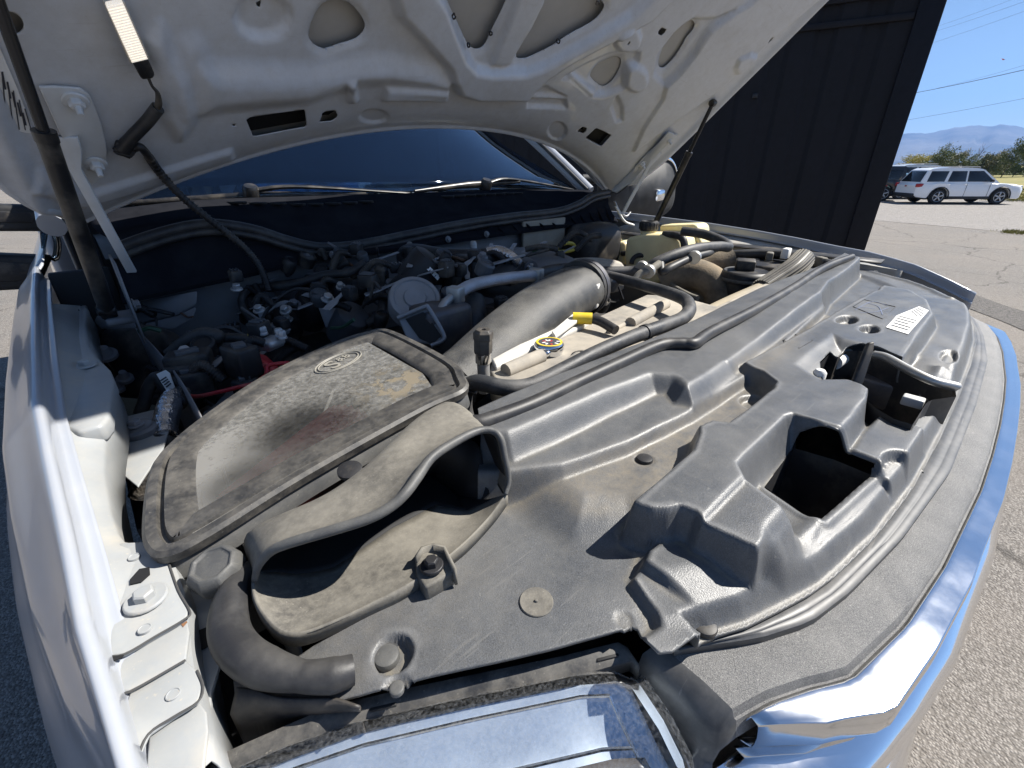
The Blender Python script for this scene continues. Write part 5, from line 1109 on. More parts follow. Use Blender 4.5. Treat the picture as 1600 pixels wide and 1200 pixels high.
fs=[PD(x,y,t) for (x,y),t in zip(kL((545,950),(520,1000),(500,1080),(500,1150),(470,1230),(410,1330),(372,1440)),(.64,.62,.60,.58,.57,.56,.56))]
fo=tube('foil_sleeve',fs[:4],[.015,.0155,.015,.014],foil,truck,seg=16); tapem=M('wrapped tape',(.03,.03,.032),.3,bump=1,bscale=60,bdist=.006,dust=.4,dcol=DUST,dscale=40); tube('taped_loom',fs[3:],[.014,.013,.012,.012],tapem,truck,seg=14)
tube('tape_joint',[PD(*kL((545,950))[0],.64),PD(*kL((590,960))[0],.65)],.018,tapem,truck,seg=12,straight=True)
# body mount disc and bolts on the inner wing
bmd=lathe('body_mount',[(.0185,-.010),(.020,-.007),(.020,-.002),(.016,.001),(.016,.004),(.013,.006),(.009,.007),(.002,.007)],PZ(215,668,1.235),wallm,truck,seg=30); hexbolt('mount_bolt',PZ(212,665,1.243),(0,0,1),.0065,.008,wallm,bmd,1.4)
prism('mount_shelf',[PZ(a,b,1.226) for a,b in ((158,660),(240,640),(270,650),(255,700),(215,760),(190,740),(165,700))],primer,truck,.003,(0,0,-1),bevel=.001)
tw=[PD(x,y,.84) for x,y in kL((165,660),(175,615),(230,600),(400,590),(470,620),(550,700),(420,760),(380,960),(240,950),(230,820),(190,770))]
prism('strut_tower',tw,plasticb,truck,.05,FW,bevel=.01,seg=3)
for q,r in (((205,738),.018),((300,855),.013),((268,905),.010)): lathe('tower_nut',[(r,-.004),(r,.002),(r*.7,.004),(r*.55,.010),(r*.4,.016),(.001,.016)],PD(*kL(q)[0],.80),wallm,truck,axis=(0,-.4,.9),seg=14)
# rear left ledges
for l,t,m_ in ((((320,560),(300,500),(360,480),(520,450),(655,425),(650,480),(560,530),(420,560),(370,575)),.90,wallm),(((400,585),(560,545),(650,500),(630,550),(540,600),(470,605)),.885,wallm),(((160,545),(300,550),(355,580),(350,600),(180,600),(150,570)),.84,wallm),(((180,530),(300,540),(290,555),(185,555)),.83,hingem)):
    prism('wing_ledge',[PD(x,y,t) for x,y in kL(*l)],m_,truck,.006,(0,0,-1),bevel=.002)
prism('slot',[PZ(*kR(a)[0],1.2982) for a in ((238,446),(268,438),(270,444),(240,452))],dark,fr_,.0006,(0,0,-1),bevel=0,smooth=False)
box('dark_gap_filler',(-.845,.90,1.25),(.09,.02,.22),dark,truck)  # black filler added so the gap behind the fender looks dark
box('strut_bracket',(-.815,.70,1.305),(.04,.06,.012),wallm,truck,bevel=.004); rows=[[(-.795,y,z) for y in (.64,.70,.76)] for z in (1.27,1.33,1.40)]; loft('strut_bracket_wall',rows,wallm,truck,solid=.003)
hexbolt('strut_nut',(-.793,.69,1.325),(1,0,0),.007,.010,wallm,truck,1.5)
# ================================================================ coolant bottle
bt=empty('coolant_bottle',(.6,.6,1.1),truck); bt['label']='aged yellow coolant bottle with black cap'
def px62(l,x): return [PX(a,b,x) for a,b in l]
def bottlebody(name,pts,x0,depth,m=bottle):
    P_=px62(pts,x0); return prism(name,P_,m,bt,depth,(1,0,0),bevel=.014,seg=4)
bottlebody('bottle_body',[(977,372),(1002,366),(1030,366),(1060,372),(1064,395),(1058,420),(1040,440),(1012,446),(978,432),(974,400)],.53,.11)
bottlebody('bottle_side',[(1030,352),(1085,350),(1091,355),(1092,370),(1097,380),(1094,400),(1050,410),(1030,395)],.64,.08)
bottlebody('bottle_side',[(944,380),(950,376),(976,378),(978,415),(946,412)],.60,.08)
nk=PX(1013,362,.575); lathe('bottle_neck',[(.026,-.05),(.025,0),(.024,.006),(.002,.007)],nk,bottle,bt,seg=24); 
V,Fc=lathegeo([(.028,.004),(.030,.008),(.030,.030),(.027,.034),(.022,.034),(.020,.030),(.002,.030)],nk,(0,0,1),24); mesh('bottle_cap',V,Fc,plasticb,bt,auto=40)
for k in range(16): a=k/16*6.283; box('cap_grip',nk+np.array([.030*math.cos(a),.030*math.sin(a),.019]),(.004,.004,.020),plasticb,bt,bevel=.001,ax=rotz(a))
tube('bottle_hose',[PX(*q,x) for q,x in (((1038,366),.55),((1058,368),.53),((1068,376),.52),((1070,400),.52),((1068,420),.52))],.011,rubber,truck,seg=12)
tube('bottle_inlet',[PX(*q,x) for q,x in (((984,395),.60),((972,396),.60))],.010,rubber,truck,seg=10)
rp_=PX(1000,412,.52); tube('black_ring',[rp_+np.array([0,.0,0])+.028*(RT*math.cos(t)+UP*math.sin(t)) for t in np.linspace(0,math.pi,9)],.008,plasticb,truck,seg=8)
# corrugated elbows, canister and conduit on the far side
tanm=M('dusty elbow',(.10,.085,.065),.75,dust=.9,dcol=(.30,.235,.16),dscale=12,dlo=.35,dhi=.6,bump=.6,bscale=200,bdist=.002)
e1=[PX(*q,x) for q,x in (((1032,440),.42),((1052,430),.44),((1078,428),.46),((1104,436),.47),((1122,452),.47),((1126,478),.46))]; tube('intercooler_elbow',e1,[.045,.046,.046,.045,.044,.04],tanm,truck,seg=20)
tube('intercooler_elbow',[PX(*q,x) for q,x in (((1095,425),.52),((1120,413),.55),((1145,405),.58))],[.03,.034,.034],tanm,truck,seg=18)
ca=PX(1165,428,.50); cn=lathe('oil_canister',[(.058,-.14),(.060,-.02),(.0635,-.018),(.066,-.008),(.0655,.0),(.062,.006),(.056,.010),(.052,.008),(.030,.010),(.002,.010)],ca,plasticb,truck,seg=36); tag(cn,'black canister with a wide round lid')
lathe('lid_ring',[(.0655,-.016),(.0675,-.013),(.0675,-.009),(.0655,-.006)],ca,plasticd,cn,seg=36); box('lid_block',ca+np.array([.01,.01,.022]),(.05,.05,.03),plasticb,cn,bevel=.005,ax=rotz(.4))
cd_=[(1190,453,.40),(1215,437,.45),(1240,420,.50),(1256,404,.56)]; Pc=cr([PX(a,b,x) for a,b,x in cd_],10); V,Fc=tubegeo(Pc,.026,22); co=mesh('split_conduit',V,Fc,rubber,truck)
for k in range(22):
    t=2*math.pi*k/22
    a_,b2_,w_=frame_from(Pc[-1]-Pc[0]); off=.0262*(a_*math.cos(t)+b2_*math.sin(t)); tube('conduit_strand',[p+off for p in Pc[::5]],.0022,plasticd,co,seg=5)
tube('tan_pipe',[PX(a,b,x) for a,b,x in ((1045,516,.05),(1090,497,.15),(1140,474,.27),(1190,453,.40))],[.014,.016,.018,.020],M('sandy pipe',(.30,.26,.19),.7,dust=.6,dcol=(.42,.36,.26),dscale=15),truck,seg=16)
tube('return_pipe',[PX(a,b,x) for a,b,x in ((1033,432,.42),(1050,446,.40),(1075,460,.36),(1090,466,.34))],.007,plasticd,truck,seg=10)
tube('side_pipe',[PX(a,b,x) for a,b,x in ((1130,398,.66),(1200,397,.70),(1262,404,.70),(1290,412,.68),(1305,415,.66))],.014,rubber,truck,seg=12)
for k,(a,b) in enumerate(((1228,396),(1202,402),(1250,400),(1282,410))): box('pipe_clip',PX(a,b,.68),(.03,.02,.03),plasticd if k%2 else white,truck,bevel=.004,ax=rotz(.3*k))
box('ac_block',PX(1225,412,.66)+np.array([0,0,-.03]),(.16,.18,.06),plasticb,truck,bevel=.01)
yl=[PYc(a,b,lambda x:.70) for a,b in ((868,392),(874,384),(886,380),(896,382),(896,390),(882,393))]; tube('dipstick_loop',yl,.006,M('faded yellow loop',(.45,.36,.05),.5),truck,seg=8,closed=True); 
tube('dipstick_tube',[PYc(868,390,lambda x:.70),PYc(840,400,lambda x:.68),PYc(820,415,lambda x:.66)],.006,plasticb,truck,seg=8)
box('brake_booster',PYc(925,385,lambda x:.74),(.22,.14,.16),plasticb,truck,bevel=.05,seg=4); box('heat_shield',PYc(850,365,lambda x:.79),(.20,.01,.09),M('tan shield',(.28,.25,.20),.7,dust=.5,dcol=DUST,dscale=12),truck,bevel=.002)
lb2=[PYc(*q,lambda x:.776) for q in ((800,352),(862,348),(850,385),(800,390))]
tube('brake_line',[PYc(a,b,lambda x:.80) for a,b in ((960,315),(968,330),(978,338),(985,332))],.004,alum,truck,seg=8); tube('white_line',[PYc(a,b,lambda x:.80) for a,b in ((962,322),(975,345),(990,352))],.005,white,truck,seg=8)
# far wing shelf and hood bumper stops
rows=[[PX(a,b,x) for a,b in ((960,340),(1000,352),(1100,370),(1200,385),(1300,405),(1380,425))] for x in (.86,)]
loft('wing_shelf',[[(.80,y,1.28) for y in np.linspace(-.05,.85,12)],[(.845,y,1.285) for y in np.linspace(-.05,.85,12)]],plasticb,truck,solid=.003)
# latch hardware in the opening
lt=box('hood_latch',PZ(1390,590,1.255)+np.array([0,0,-.02]),(.06,.07,.04),steeld,truck,bevel=.004)
k3p=lambda *l,z:[PZ(a,b,z) for a,b in k3(*l)]
prism('latch_lever',[PD(x,y,.553) for x,y in k3((790,360),(815,300),(845,295),(838,345),(790,500),(750,545),(735,500))],plasticb,lt,.006,FW,bevel=.002)
tube('latch_rod',[PZ(*k3(a)[0],z) for a,z in (((840,360),1.296),((900,375),1.298),((1020,440),1.297),((1130,490),1.294),((1230,515),1.290),((1245,520),1.289))],.0055,steel,lt,seg=12)
tube('white_plunger',[PZ(*k3(a)[0],1.27) for a in ((640,400),(700,360))],.011,white,lt,seg=14,straight=True); lathe('white_button',[(.008,-.01),(.008,.004),(.005,.008),(.001,.008)],PZ(*k3((568,462))[0],1.283),white,lt,seg=16)
box('latch_bracket',PZ(*k3((1030,590))[0],1.26),(.016,.022,.012),hingem,lt,bevel=.002)
# dark shelf below cover so no daylight shows through
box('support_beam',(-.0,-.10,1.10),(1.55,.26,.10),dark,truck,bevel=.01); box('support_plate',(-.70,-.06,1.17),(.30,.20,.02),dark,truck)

# seams and gaps round the flange plates
prism('seam_gap',zpp(k7((338,842),(400,834),(395,842),(350,860)),1.2765),dark,fl,.0006,(0,0,-1),bevel=0,smooth=False)
seamm=M('dark seam line',(.06,.06,.06),.8,mottle=0)
for l,z in ((((330,838),(400,833),(500,776),(600,717),(613,692),(577,627),(547,542),(530,490),(500,466)),1.2757),(((378,951),(420,953),(600,851)),1.2724),(((440,1180),(480,1091),(560,1036),(640,986),(656,936),(637,885)),1.2706)):
    tube('seam',[PZ(a,b,z) for a,b in k7(*l)],.0007,seamm,fl,seg=5,n=4)
for (a,b),r_ in (((548,665),.0016),((430,590),.001)): pass
rust=M('rust bloom',(.20,.10,.05),.9,mottle=.3)
for l in (((585,735),(600,722),(606,728),(592,744)),((372,905),(385,885),(392,930),(378,940))):
    prism('rust_stain',zpp(k7(*l),1.2726),rust if l[0][0]>500 else M('tan grime',(.26,.22,.15),.9,mottle=.3),fl,.0002,(0,0,-1),bevel=0,smooth=False)

# ================================================================ small hardware filling the bay: connectors, wires, clips, bolts
crng=np.random.default_rng(21)
wirec=[rubber,rubber,plasticb,M('grey wire',(.10,.10,.105),.5),M('brown wire',(.09,.05,.03),.5),M('green wire',(.03,.08,.05),.5)]
def clutter(n,x0,x1,y0,y1,t0,t1):
    for k in range(n):
        px,py=crng.uniform(x0,x1),crng.uniform(y0,y1); t=crng.uniform(t0,t1)+ (y1-py)*.0004; c=PD(px,py,t); kind=crng.integers(0,6)
        if kind==0:
            s=crng.uniform(.018,.034,3); a=rotz(crng.uniform(-.8,.8)); o=box('connector',c,s,plasticb,truck,ax=a,bevel=.003)
            for j in range(3): box('rib',c+a[0]*s[0]*(.25*(j-1))+np.array([0,0,s[2]*.5+.001]),(s[0]*.10,s[1]*.8,.004),pumpm,o,ax=a,bevel=.0008)
        elif kind==1: hexbolt('bolt',c,(crng.uniform(-.4,.2),crng.uniform(-.7,-.1),.8),crng.uniform(.006,.009),.012,clampm if crng.random()<.5 else wallm,truck,1.6)
        elif kind==2:
            e=PD(px+crng.uniform(-80,80),py+crng.uniform(-35,25),t+crng.uniform(-.05,.05)); m=(c+e)/2+np.array([0,0,crng.uniform(-.02,.03)]); tube('wire',[c,m,e],crng.uniform(.0018,.0042),wirec[crng.integers(0,6)],truck,seg=6)
        elif kind==3:
            e=PD(px+crng.uniform(-60,60),py+crng.uniform(-30,30),t); m=(c+e)/2+np.array([0,0,crng.uniform(.0,.03)]); P_=cr([c,m,e],10); o=tube('ribbed_loom',P_,.0065,plasticb,truck,seg=10,straight=True)
            vv=[];ff=[]
            for i in range(1,len(P_)-1):
                v,f=tubegeo([P_[i]-(P_[i+1]-P_[i-1])*.12,P_[i]+(P_[i+1]-P_[i-1])*.12],.0078,8); q=len(vv); vv+=v; ff+=[tuple(q+a for a in z) for z in f]
            mesh('loom_ribs',vv,ff,plasticb,o)
        elif kind==4:
            r=crng.uniform(.010,.02); lathe('cap',[(r*.9,-.02),(r,-.008),(r,.006),(r*.8,.010),(r*.7,.006),(r*.2,.006)],c,pumpm if crng.random()<.5 else plasticb,truck,axis=(crng.uniform(-.3,.3),-.4,.85),seg=16)
        else:
            w=crng.uniform(.02,.045); a=rotz(crng.uniform(-1,1)); prism('bracket',[c+a[0]*u*w+a[1]*v*w*.5+np.array([0,0,u*.01]) for u,v in ((-1,-.5),(-.2,-.6),(.2,-.3),(1,-.3),(1,.3),(.1,.3),(-.3,.6),(-1,.5))],bm_,truck,.003,(0,0,-1),bevel=.001)
clutter(60,360,610,420,530,.84,.99)
clutter(46,600,800,395,490,.88,1.02)
clutter(44,250,440,510,640,.66,.80)
clutter(16,760,900,385,420,1.05,1.15)
clutter(14,890,960,430,475,.95,1.04)
clutter(10,190,330,490,560,.82,.90)
clutter(20,420,640,385,430,.98,1.08)
for (px,py) in ((640,383),(700,374),(480,402),(560,392),(520,398),(760,366)): hexbolt('lip_bolt',PYc(px,py,lambda x:cowl_y(x)-.038),(0,-1,.2),.006,.008,wallm,truck,1.5)
# ================================================================ parked vehicles
def carpaint(name,c): return M(name,c,.28,coat=.8,mottle=.02)
glassd=M('tinted car glass',(.012,.014,.017),.06,mottle=0,spec=.8); trimd=M('car trim',(.025,.025,.027),.55); taill=M('tail lamp red',(.35,.015,.02),.2,mottle=0); headl=M('lamp clear',(.7,.7,.7),.15,mottle=0); alloy=M('alloy wheel',(.45,.45,.46),.35,.8,mottle=0)
def car(name,label,base,heading,Lr,Wd,Hh,paintm,wb,wr,kind='suv'):
    root=empty(name,(base[0],base[1],base[2])); tag(root,label,'car')
    ca,sa=math.cos(heading),math.sin(heading); ex=np.array([ca,sa,0]); ey=np.array([-sa,ca,0]); ez=np.array([0,0,1.]); B=np.array(base,float)
    T=lambda x,y,z:B+ex*x+ey*y+ez*z
    h=Hh; l=Lr/2
    belt=.60*h if kind!='sedan' else .64*h
    # lower body: stations along length (x, bottom, top, halfwidth)
    if kind=='sedan': st=[(-l,.36,.78*belt,.80),(-l+.08,.28,.93*belt,.92),(-l+.5,.24,.99*belt,.985),(-.9,.22,belt,1),(.6,.22,.99*belt,1),(l-1.0,.24,.90*belt,.985),(l-.35,.26,.78*belt,.93),(l-.06,.32,.66*belt,.80),(l,.40,.55*belt,.66)]
    else: st=[(-l,.42,.86*belt,.86),(-l+.05,.36,.97*belt,.94),(-l+.4,.30,belt,.985),(-1.0,.26,belt,1),(.7,.26,.99*belt,1),(l-1.15,.27,.965*belt,.985),(l-.45,.28,.92*belt,.98),(l-.14,.28,.86*belt,.95),(l-.03,.29,.80*belt,.90),(l,.32,.76*belt,.86)]
    xs_=np.linspace(-l,l,44); A=np.array(st); rows=[]
    wa=wr+.075
    for x in xs_:
        zb,zt,w=[np.interp(x,A[:,0],A[:,k]) for k in (1,2,3)]; w*=Wd/2
        for wx in (-wb/2+WO,wb/2+WO):
            if abs(x-wx)<wa: zb=max(zb,wr+math.sqrt(max(0,wa*wa-(x-wx)**2)))
        half=[(w*.90,zb),(w*.985,zb+.02),(w,lerp(zb,zt,.45)),(w*.985,lerp(zb,zt,.85)),(w*.93,zt-.02),(w*.86,zt)]
        half=[(a,max(b,zb)) for a,b in half]
        rows.append([T(x,a,b) for a,b in half]+[T(x,-a,b) for a,b in half[::-1]])
    loft('body',rows,paintm,root,auto=40); 
    mesh('body_end',rows[0],[tuple(range(len(rows[0])))],paintm,root,smooth=False); mesh('body_end',rows[-1],[tuple(range(len(rows[0])))[::-1]],paintm,root,smooth=False)
    # greenhouse
    if kind=='sedan': g=[(-l+.55,belt-.02),(-l+1.25,h*.965),(-l+1.7,h),(.25,h*.995),(.55,h*.96),(1.35,belt-.03)]
    elif kind=='jeep': g=[(-l+.06,belt-.02),(-l+.10,h*.97),(-l+.2,h),(.45,h),(.6,h*.97),(.85,belt-.02)]
    else: g=[(-l+.10,belt-.03),(-l+.42,h*.93),(-l+.62,h*.975),(-l+1.4,h),(.15,h*.985),(.5,h*.945),(1.32,belt-.04)]
    def wz(z): return Wd/2*(.90-.20*(z-belt)/(h-belt))
    G=resample(g,40); rows=[]
    for (x,z) in G: rows.append([T(x,wz(z)*s,z+ (.012*(1-s*s) if z>h*.9 else 0)) for s in (1,.96,.6,0,-.6,-.96,-1)])
    loft('cabin',rows,paintm,root,auto=35)
    for s in (1,-1):
        bot=[T(x,s*wz(belt-.02),belt-.03) for x,_ in G]; mesh('cabin_side',[p for p in [T(x,s*wz(z),z) for x,z in G]]+[T(G[-1][0],s*wz(belt),belt-.03),T(G[0][0],s*wz(belt),belt-.03)],[tuple(range(42))],paintm,root,smooth=False)
    def gx_(z,front):
        zz=[q[1] for q in g]; i=int(np.argmax(zz)); seg=g[i:] if front else g[:i+1]
        a=np.array(sorted([(q[1],q[0]) for q in seg])); return float(np.interp(z,a[:,0],a[:,1]))
    z0,z1=belt+.035,h*.905
    cuts=[-l+.55,-1.05,-.15,.0]
    x_r0,x_r1=gx_(z0,False)+.16,gx_(z1,False)+.14; x_f0,x_f1=gx_(z0,True)-.16,gx_(z1,True)-.12
    if kind=='suv': panes=[(x_r0+.10,-1.28,x_r1+.02,-1.12),(-1.13,-.28,-.98,-.28),(-.20,x_f0,-.20,x_f1)]
    elif kind=='jeep': panes=[(x_r0,-.9,x_r1,-.9),(-.8,-.1,-.8,-.1),(0,x_f0,0,x_f1)]
    else: panes=[(x_r0+.15,-.35,x_r1+.1,-.30),(-.25,x_f0,-.25,x_f1)]
    for s in (1,-1):
        for (a0,b0,a1,b1) in panes:
            q=[T(a0,s*(wz(z0)+.006),z0),T(b0,s*(wz(z0)+.006),z0),T(b1,s*(wz(z1)+.006),z1),T(a1,s*(wz(z1)+.006),z1)]
            prism('side_window',q,glassd,root,.012,ey*(-s),bevel=.004)
    yw=.80
    for fr in (False,True):
        za,zb_=(belt+.05,h*.90) if fr else (belt+.02,h*.90)
        q=[]
        for z,s in ((za,1),(zb_,.92),(zb_,-.92),(za,-1)):
            x=gx_(z,fr); q.append(T(x+(.012 if fr else -.012),s*(wz(z)-.06),z+.006))
        prism('windscreen' if fr else 'rear_window',q,glassd,root,.01,ex*(-1 if fr else 1),bevel=.003)
    # dark sills and bumpers
    for s in (1,-1): 
        box('sill',T(WO,s*(Wd/2-.035),.33),(wb-2*wa+.02,.07,.15),trimd,root,ax=[ex,ey,ez],bevel=.02)
        for wx in (-wb/2+WO,wb/2+WO):
            wc=T(wx,s*(Wd/2-.13),wr)
            w=lathe('wheel',[(wr*.66,-.11),(wr*.9,-.115),(wr,-.085),(wr,.085),(wr*.9,.115),(wr*.66,.11)],wc,tyre,root,axis=ey,seg=28)
            lathe('rim',[(wr*.66,.075),(wr*.62,.09),(wr*.60,.03),(.02,.02)] if s>0 else [(.02,-.02),(wr*.60,-.03),(wr*.62,-.09),(wr*.66,-.075)],wc,trimd,w,axis=ey,seg=24)
            for k in range(5):
                a=k*2*math.pi/5+.3; d=ex*math.cos(a)+ez*math.sin(a); box('spoke',wc+ey*s*.112+d*wr*.33,(wr*.58,.03,wr*.17),alloy,w,ax=[d,ey,np.cross(d,ey)],bevel=.008)
            tube('rim_lip',[wc+ey*s*.115+wr*.64*(ex*math.cos(t)+ez*math.sin(t)) for t in np.linspace(0,2*math.pi,21)[:-1]],.015,alloy,w,seg=6,closed=True,n=1)
            arch=[T(wx+(wa+.02)*math.cos(t),s*(Wd/2-.004),wr+(wa+.02)*math.sin(t)) for t in np.linspace(-.15,math.pi+.15,15)]; tube('wheel_arch',arch,.035,trimd if kind=='suv' else paintm,root,seg=6,straight=True,flat=.6)
        box('tail_lamp',T(-l+.10,s*(Wd/2*.90),belt-.14),(.34 if kind=='suv' else .2,.10,.17),taill,root,ax=[ex,ey,ez],bevel=.03,seg=3)
        box('tail_lens',T(-l+.03,s*(Wd/2*.83),belt-.17),(.06,.10,.08),headl,root,ax=[ex,ey,ez],bevel=.01)
        box('headlight',T(l-.18,s*(Wd/2*.80),belt*.80),(.28,.16,.14),headl,root,ax=[ex,ey,ez],bevel=.03,seg=3)
        box('door_mirror',T(gx_(belt+.1,True)-.35,s*(Wd/2+.09),belt+.09),(.12,.18,.13),trimd if kind!='suv' else trimd,root,ax=[ex,ey,ez],bevel=.03)
        for hx in (-.32,-1.2 if kind!='sedan' else -1.1): box('door_handle',T(hx+.05 if hx>-.5 else hx+.10,s*(Wd/2*.99),belt-.10),(.17,.03,.03),paintm,root,ax=[ex,ey,ez],bevel=.008)
        for dx in (-.22,.86): box('door_seam',T(dx,s*(Wd/2*.999),(belt+.36)/2),(.010,.014,belt-.42),trimd,root,ax=[ex,ey,ez],bevel=0)
        if kind=='suv': tube('roof_rail',[T(x,s*(wz(h)-.02),h+.005+.035*math.sin(math.pi*(x+1.7)/2.0)**.3) for x in np.linspace(-1.69,.29,9)],.018,alloy,root,seg=6)
    box('bumper',T(-l+.03,0,.43),(.16,Wd*.86,.20),trimd,root,ax=[ex,ey,ez],bevel=.05,seg=3); box('bumper',T(l-.05,0,.40),(.14,Wd*.72,.20),trimd,root,ax=[ex,ey,ez],bevel=.05,seg=3)
    box('number_plate',T(-l-.012,0,belt-.20),(.015,.31,.16),white,root,ax=[ex,ey,ez],bevel=.004); box('plate_mark',T(-l-.021,0.02,belt-.19),(.006,.16,.07),taill,root,ax=[ex,ey,ez],bevel=0)
    box('underbody',T(0,0,.36),(Lr*.86,Wd*.72,.2),trimd,root,ax=[ex,ey,ez],bevel=.03)
    return root,T
WO=.06
gz=lambda q:(q[0],q[1],float(ground_z(np.array(q[0]),np.array(q[1])))+.006)
R0=34.5; pr_=AZ(6.15,R0); hdg=math.radians(5.55-90+33)      # rear wheel near side, heading turned away
hx=np.array([math.cos(hdg),math.sin(hdg)]); ly=np.array([-hx[1],hx[0]])
# near side is the car's right side: centre lies to its left
ctr=pr_+hx*(2.86/2-WO)+ly*(.98-.13)
suv,_=car('parked_car','white sport utility car with roof rails parked on the gravel edge',gz(ctr),hdg,5.0,1.98,1.78,carpaint('car white',(.88,.88,.88)),2.86,.375,'suv')
c2_=AZ(7.9,39.5); car('parked_car','teal green sedan behind the white sport utility car',gz(c2_+ly*.3+hx*.2),hdg+.05,4.7,1.82,1.44,carpaint('car teal',(.07,.17,.155)),2.75,.33,'sedan')
c3_=AZ(7.6,47); car('parked_car','pale van-like car whose windows show above the teal sedan',gz(c3_),hdg+.1,5.0,1.95,1.95,carpaint('car pale',(.62,.63,.63)),2.9,.37,'suv')
c4_=AZ(12.05,36.5); jp,T4=car('parked_car','dark off-road car with a spare wheel, half hidden by the container',gz(c4_),math.radians(9+95),4.2,1.85,1.85,carpaint('car black',(.02,.02,.022)),2.6,.40,'jeep')
spw=lathe('spare_wheel',[(.15,-.11),(.36,-.115),(.39,-.08),(.39,.08),(.36,.115),(.15,.11)],T4(-2.24,0,1.05),tyre,jp,axis=(math.cos(math.radians(104)),math.sin(math.radians(104)),0),seg=28)
# ================================================================ trees
leafm=[M('leaf olive',(.12,.145,.05),.7,mottle=.4),M('leaf dry',(.21,.20,.095),.7,mottle=.35),M('leaf yellow',(.38,.33,.06),.7,mottle=.3),M('leaf deep',(.075,.115,.04),.7,mottle=.4)]; bark=M('bark',(.11,.09,.075),.9,mottle=.3)
def tree(name,label,base,hgt,wid,lean,leaf,dens,twigs=5,bare=0):
    root=empty(name,tuple(base)); tag(root,label,'tree','trees along the far edge of the meadow'); b=np.array(base,float)
    V=[];Fc=[];tips=[]
    def limb(p0,p1,r0,r1):
        mid=(p0+p1)/2+rng.normal(0,.05*np.linalg.norm(p1-p0),3); v,f=tubegeo(cr([p0,mid,p1],3),[r0,r1],5); o=len(V); V.extend(v); Fc.extend([tuple(o+i for i in q) for q in f])
    ld=np.array([lean[0],lean[1],0.]); top=b+np.array([0,0,hgt*.8])+ld*hgt*.8
    limb(b,b+(top-b)*.55,.045*hgt*.35,.03*hgt*.3); limb(b+(top-b)*.55,top,.03*hgt*.3,.006*hgt)
    for k in range(twigs*3):
        t=rng.uniform(.12,.95); p=b+(top-b)*t; a=rng.uniform(0,6.283); q=p+np.array([math.cos(a)*wid*rng.uniform(.3,.6)*(1.1-t*.6),math.sin(a)*wid*.5*(1.1-t*.6),hgt*rng.uniform(.1,.32)])+ld*hgt*.25
        limb(p,q,.012*hgt*.35,.004*hgt*.3); tips.append((p,q))
    mesh('trunk',V,Fc,bark,root)
    if leaf is not None:
        lv=[];lf=[]
        for (p,q) in tips:
            if rng.random()<bare: continue
            n=int(dens*rng.uniform(.4,1.4))
            for _ in range(n):
                t=rng.uniform(.25,1.15); c_=p+(q-p)*t+rng.normal(0,.06*hgt,3)*np.array([1,1,.8]); s=.045*hgt*rng.uniform(.5,1.3)*.55
                u=rng.normal(0,1,3); u/=np.linalg.norm(u); w=np.cross(u,rng.normal(0,1,3)); w/=np.linalg.norm(w)+1e-9; i=len(lv); lv.extend([c_-u*s,c_+w*s*.5,c_+u*s,c_-w*s*.5]); lf.append((i,i+1,i+2,i+3))
        mesh('crown',lv,lf,leaf,root,smooth=False)
# each one placed along the far field edge
def azpx(px): d=ray(px,262); return math.degrees(math.atan2(d[1],d[0]))
spec=[(1416,4.4,4.2,2,'low yellow-green bush at the container end of the tree line'),(1436,4.6,4.2,2,'bright yellow-green bush beside the olive tree'),(1455,5.6,3.8,0,'olive tree leaning right behind the sport utility car'),(1468,4.2,4.0,2,'yellowing shrub below the olive tree'),(1478,5.0,3.4,1,'straw coloured tree leaning away from the container'),(1497,4.2,3.6,0,'small olive shrub beside the bare leaning branches'),(1510,7.0,2.4,None,'bare leaning tree with thin grey branches'),(1522,4.2,3.2,3,'dark green tree under the bare branches'),(1540,5.6,3.0,1,'dry brown tree with feathery top'),(1556,3.8,3.2,3,'dark low tree between two feathery trees'),(1570,6.2,3.2,0,'tall olive tree behind the hood of the white car'),(1588,4.6,3.2,3,'dense dark green tree next to the tallest olive tree'),(1604,5.2,3.0,1,'dry tree where the tree line leaves the picture')]
for i,(px,hh,ww,lf_,lab_) in enumerate(spec):
    q=AZ(azpx(px),115+6*math.sin(i*2.3)); tree('leaning_tree' if lf_ is not None else 'bare_tree',lab_,gz(q),hh*.8,ww*1.1,(-.06,-.30),leafm[lf_] if lf_ is not None else None,210,8)
# extra low hedge mass beyond
lv=[];lf=[]
for _ in range(14000):
    a=rng.uniform(-2.5,9.5); R=rng.uniform(132,150); q=AZ(a,R); z=rng.uniform(0,1)**1.5*(1.7+.7*math.sin(a*3.1)+.5*math.sin(a*7.7))-.4; s=.16*rng.uniform(.6,1.4); u=rng.normal(0,1,3); u/=np.linalg.norm(u); w=np.cross(u,rng.normal(0,1,3)); w/=np.linalg.norm(w); c_=np.array([q[0],q[1],z]); i=len(lv); lv.extend([c_-u*s,c_+w*s*.6,c_+u*s,c_-w*s*.6]); lf.append((i,i+1,i+2,i+3))
tag(mesh('far_scrub',lv,lf,leafm[0],smooth=False),kind='stuff',label='low olive scrub along the meadow')
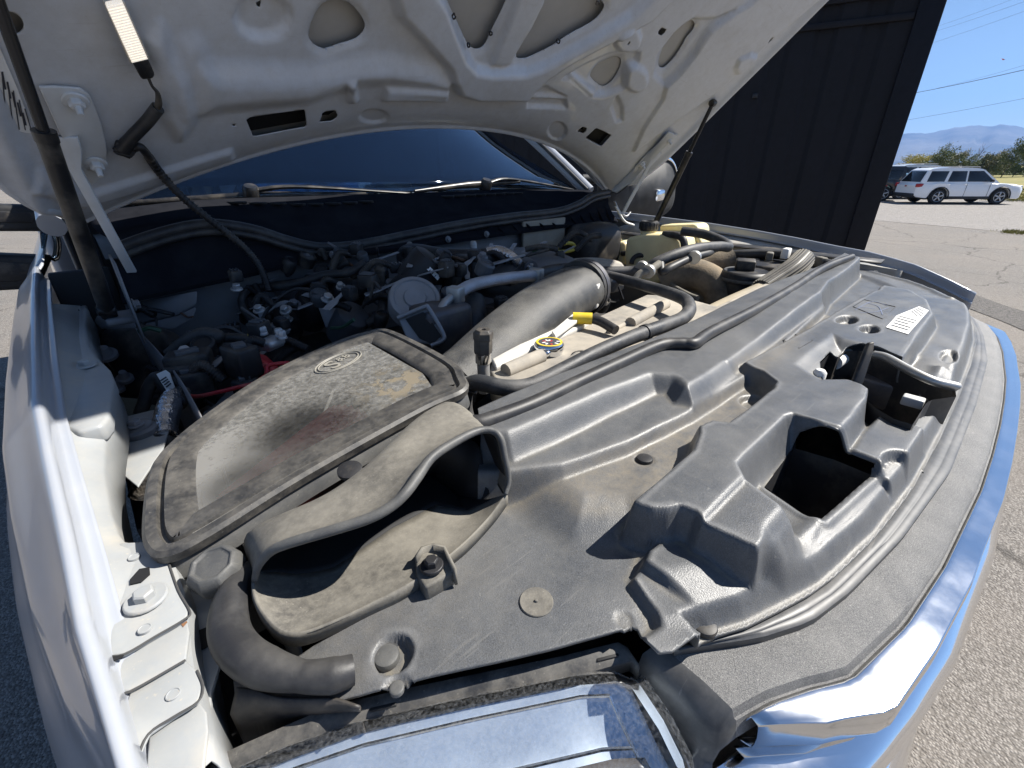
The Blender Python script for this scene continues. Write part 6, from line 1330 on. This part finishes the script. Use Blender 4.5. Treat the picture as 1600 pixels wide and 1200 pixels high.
# ================================================================ overhead wires
wirem=M('overhead wire',(.03,.03,.035),.6,mottle=0); polem=M('weathered pole',(.14,.11,.085),.9,mottle=.2)
pl_az=22; PLb=AZ(pl_az,75); PRb=None
def wire(label,a,b,ta,tb,r):
    A_=PD(*a,ta); B_=PD(*b,tb); d=B_-A_; P0=A_-d*.55; P1=B_+d*.55
    pts=[P0+(P1-P0)*t+np.array([0,0,-.12*math.sin(math.pi*t)]) for t in np.linspace(0,1,13)]
    o=tube('power_line',pts,r,wirem,None,seg=6,straight=True); tag(o,label,'wire')
    return P0,P1
E0=wire('thick overhead cable crossing the sky above the mountains',(1443,141),(1600,107),42,30,.019)
wire('thin wire just above the thick overhead cable',(1500,128),(1600,100),45,33,.007)
wire('lowest overhead wire, between the thick cable and the mountain tops',(1430,184),(1600,152),48,36,.011)
wire('faint wire second from the top of the sky',(1480,42),(1600,1),55,40,.009)
wire('faint highest wire near the container corner',(1485,33),(1580,-2),55,42,.008)
wire('faint wire third from the top of the sky',(1475,60),(1600,16),55,40,.009)
for P in E0:
    g0=float(ground_z(np.array(P[0]),np.array(P[1]))); po=tube('utility_pole',[np.array([P[0],P[1],g0-.0]),np.array([P[0],P[1],P[2]+5.0])],[.16,.11],polem,None,seg=12,straight=True); tag(po,'weathered wooden pole carrying the overhead wires behind the container' if P is E0[0] else 'weathered wooden pole carrying the overhead wires past the meadow edge','pole')
# small red kite in the sky
kp=PD(1568,92,40); k_=mesh('kite',[kp+RT*a*.5+UP*b*.5+FW*c for a,b,c in ((-.55,.12,0),(-.1,.16,.1),(.0,.02,0),(.6,.08,.15),(.15,-.06,.1),(-.25,-.22,0),(-.12,-.02,.05))],[(0,1,6),(1,2,6),(2,3,4),(2,4,6),(4,5,6)],M('red cloth',(.45,.05,.06),.6),None,smooth=False,solid=.01); tag(k_,'tiny dark red kite flying above the overhead wires','kite')
# ================================================================ air between here and the mountains
hzv,hzf=boxgeo((3000,0,524),(17000,17000,1050)); hz=mesh('haze',hzv,hzf,None,smooth=False); tag(hz,kind='stuff',label='thin blue summer haze')
hm=bpy.data.materials.new('haze air'); hm.use_nodes=True; hn=hm.node_tree.nodes; hn.remove(hn['Principled BSDF']); pv=hn.new('ShaderNodeVolumePrincipled'); pv.inputs['Color'].default_value=(.22,.46,1,1); pv.inputs['Density'].default_value=.00010; pv.inputs['Anisotropy'].default_value=.2
hm.node_tree.links.new(pv.outputs[0],hn['Material Output'].inputs['Volume']); hz.data.materials.append(hm)
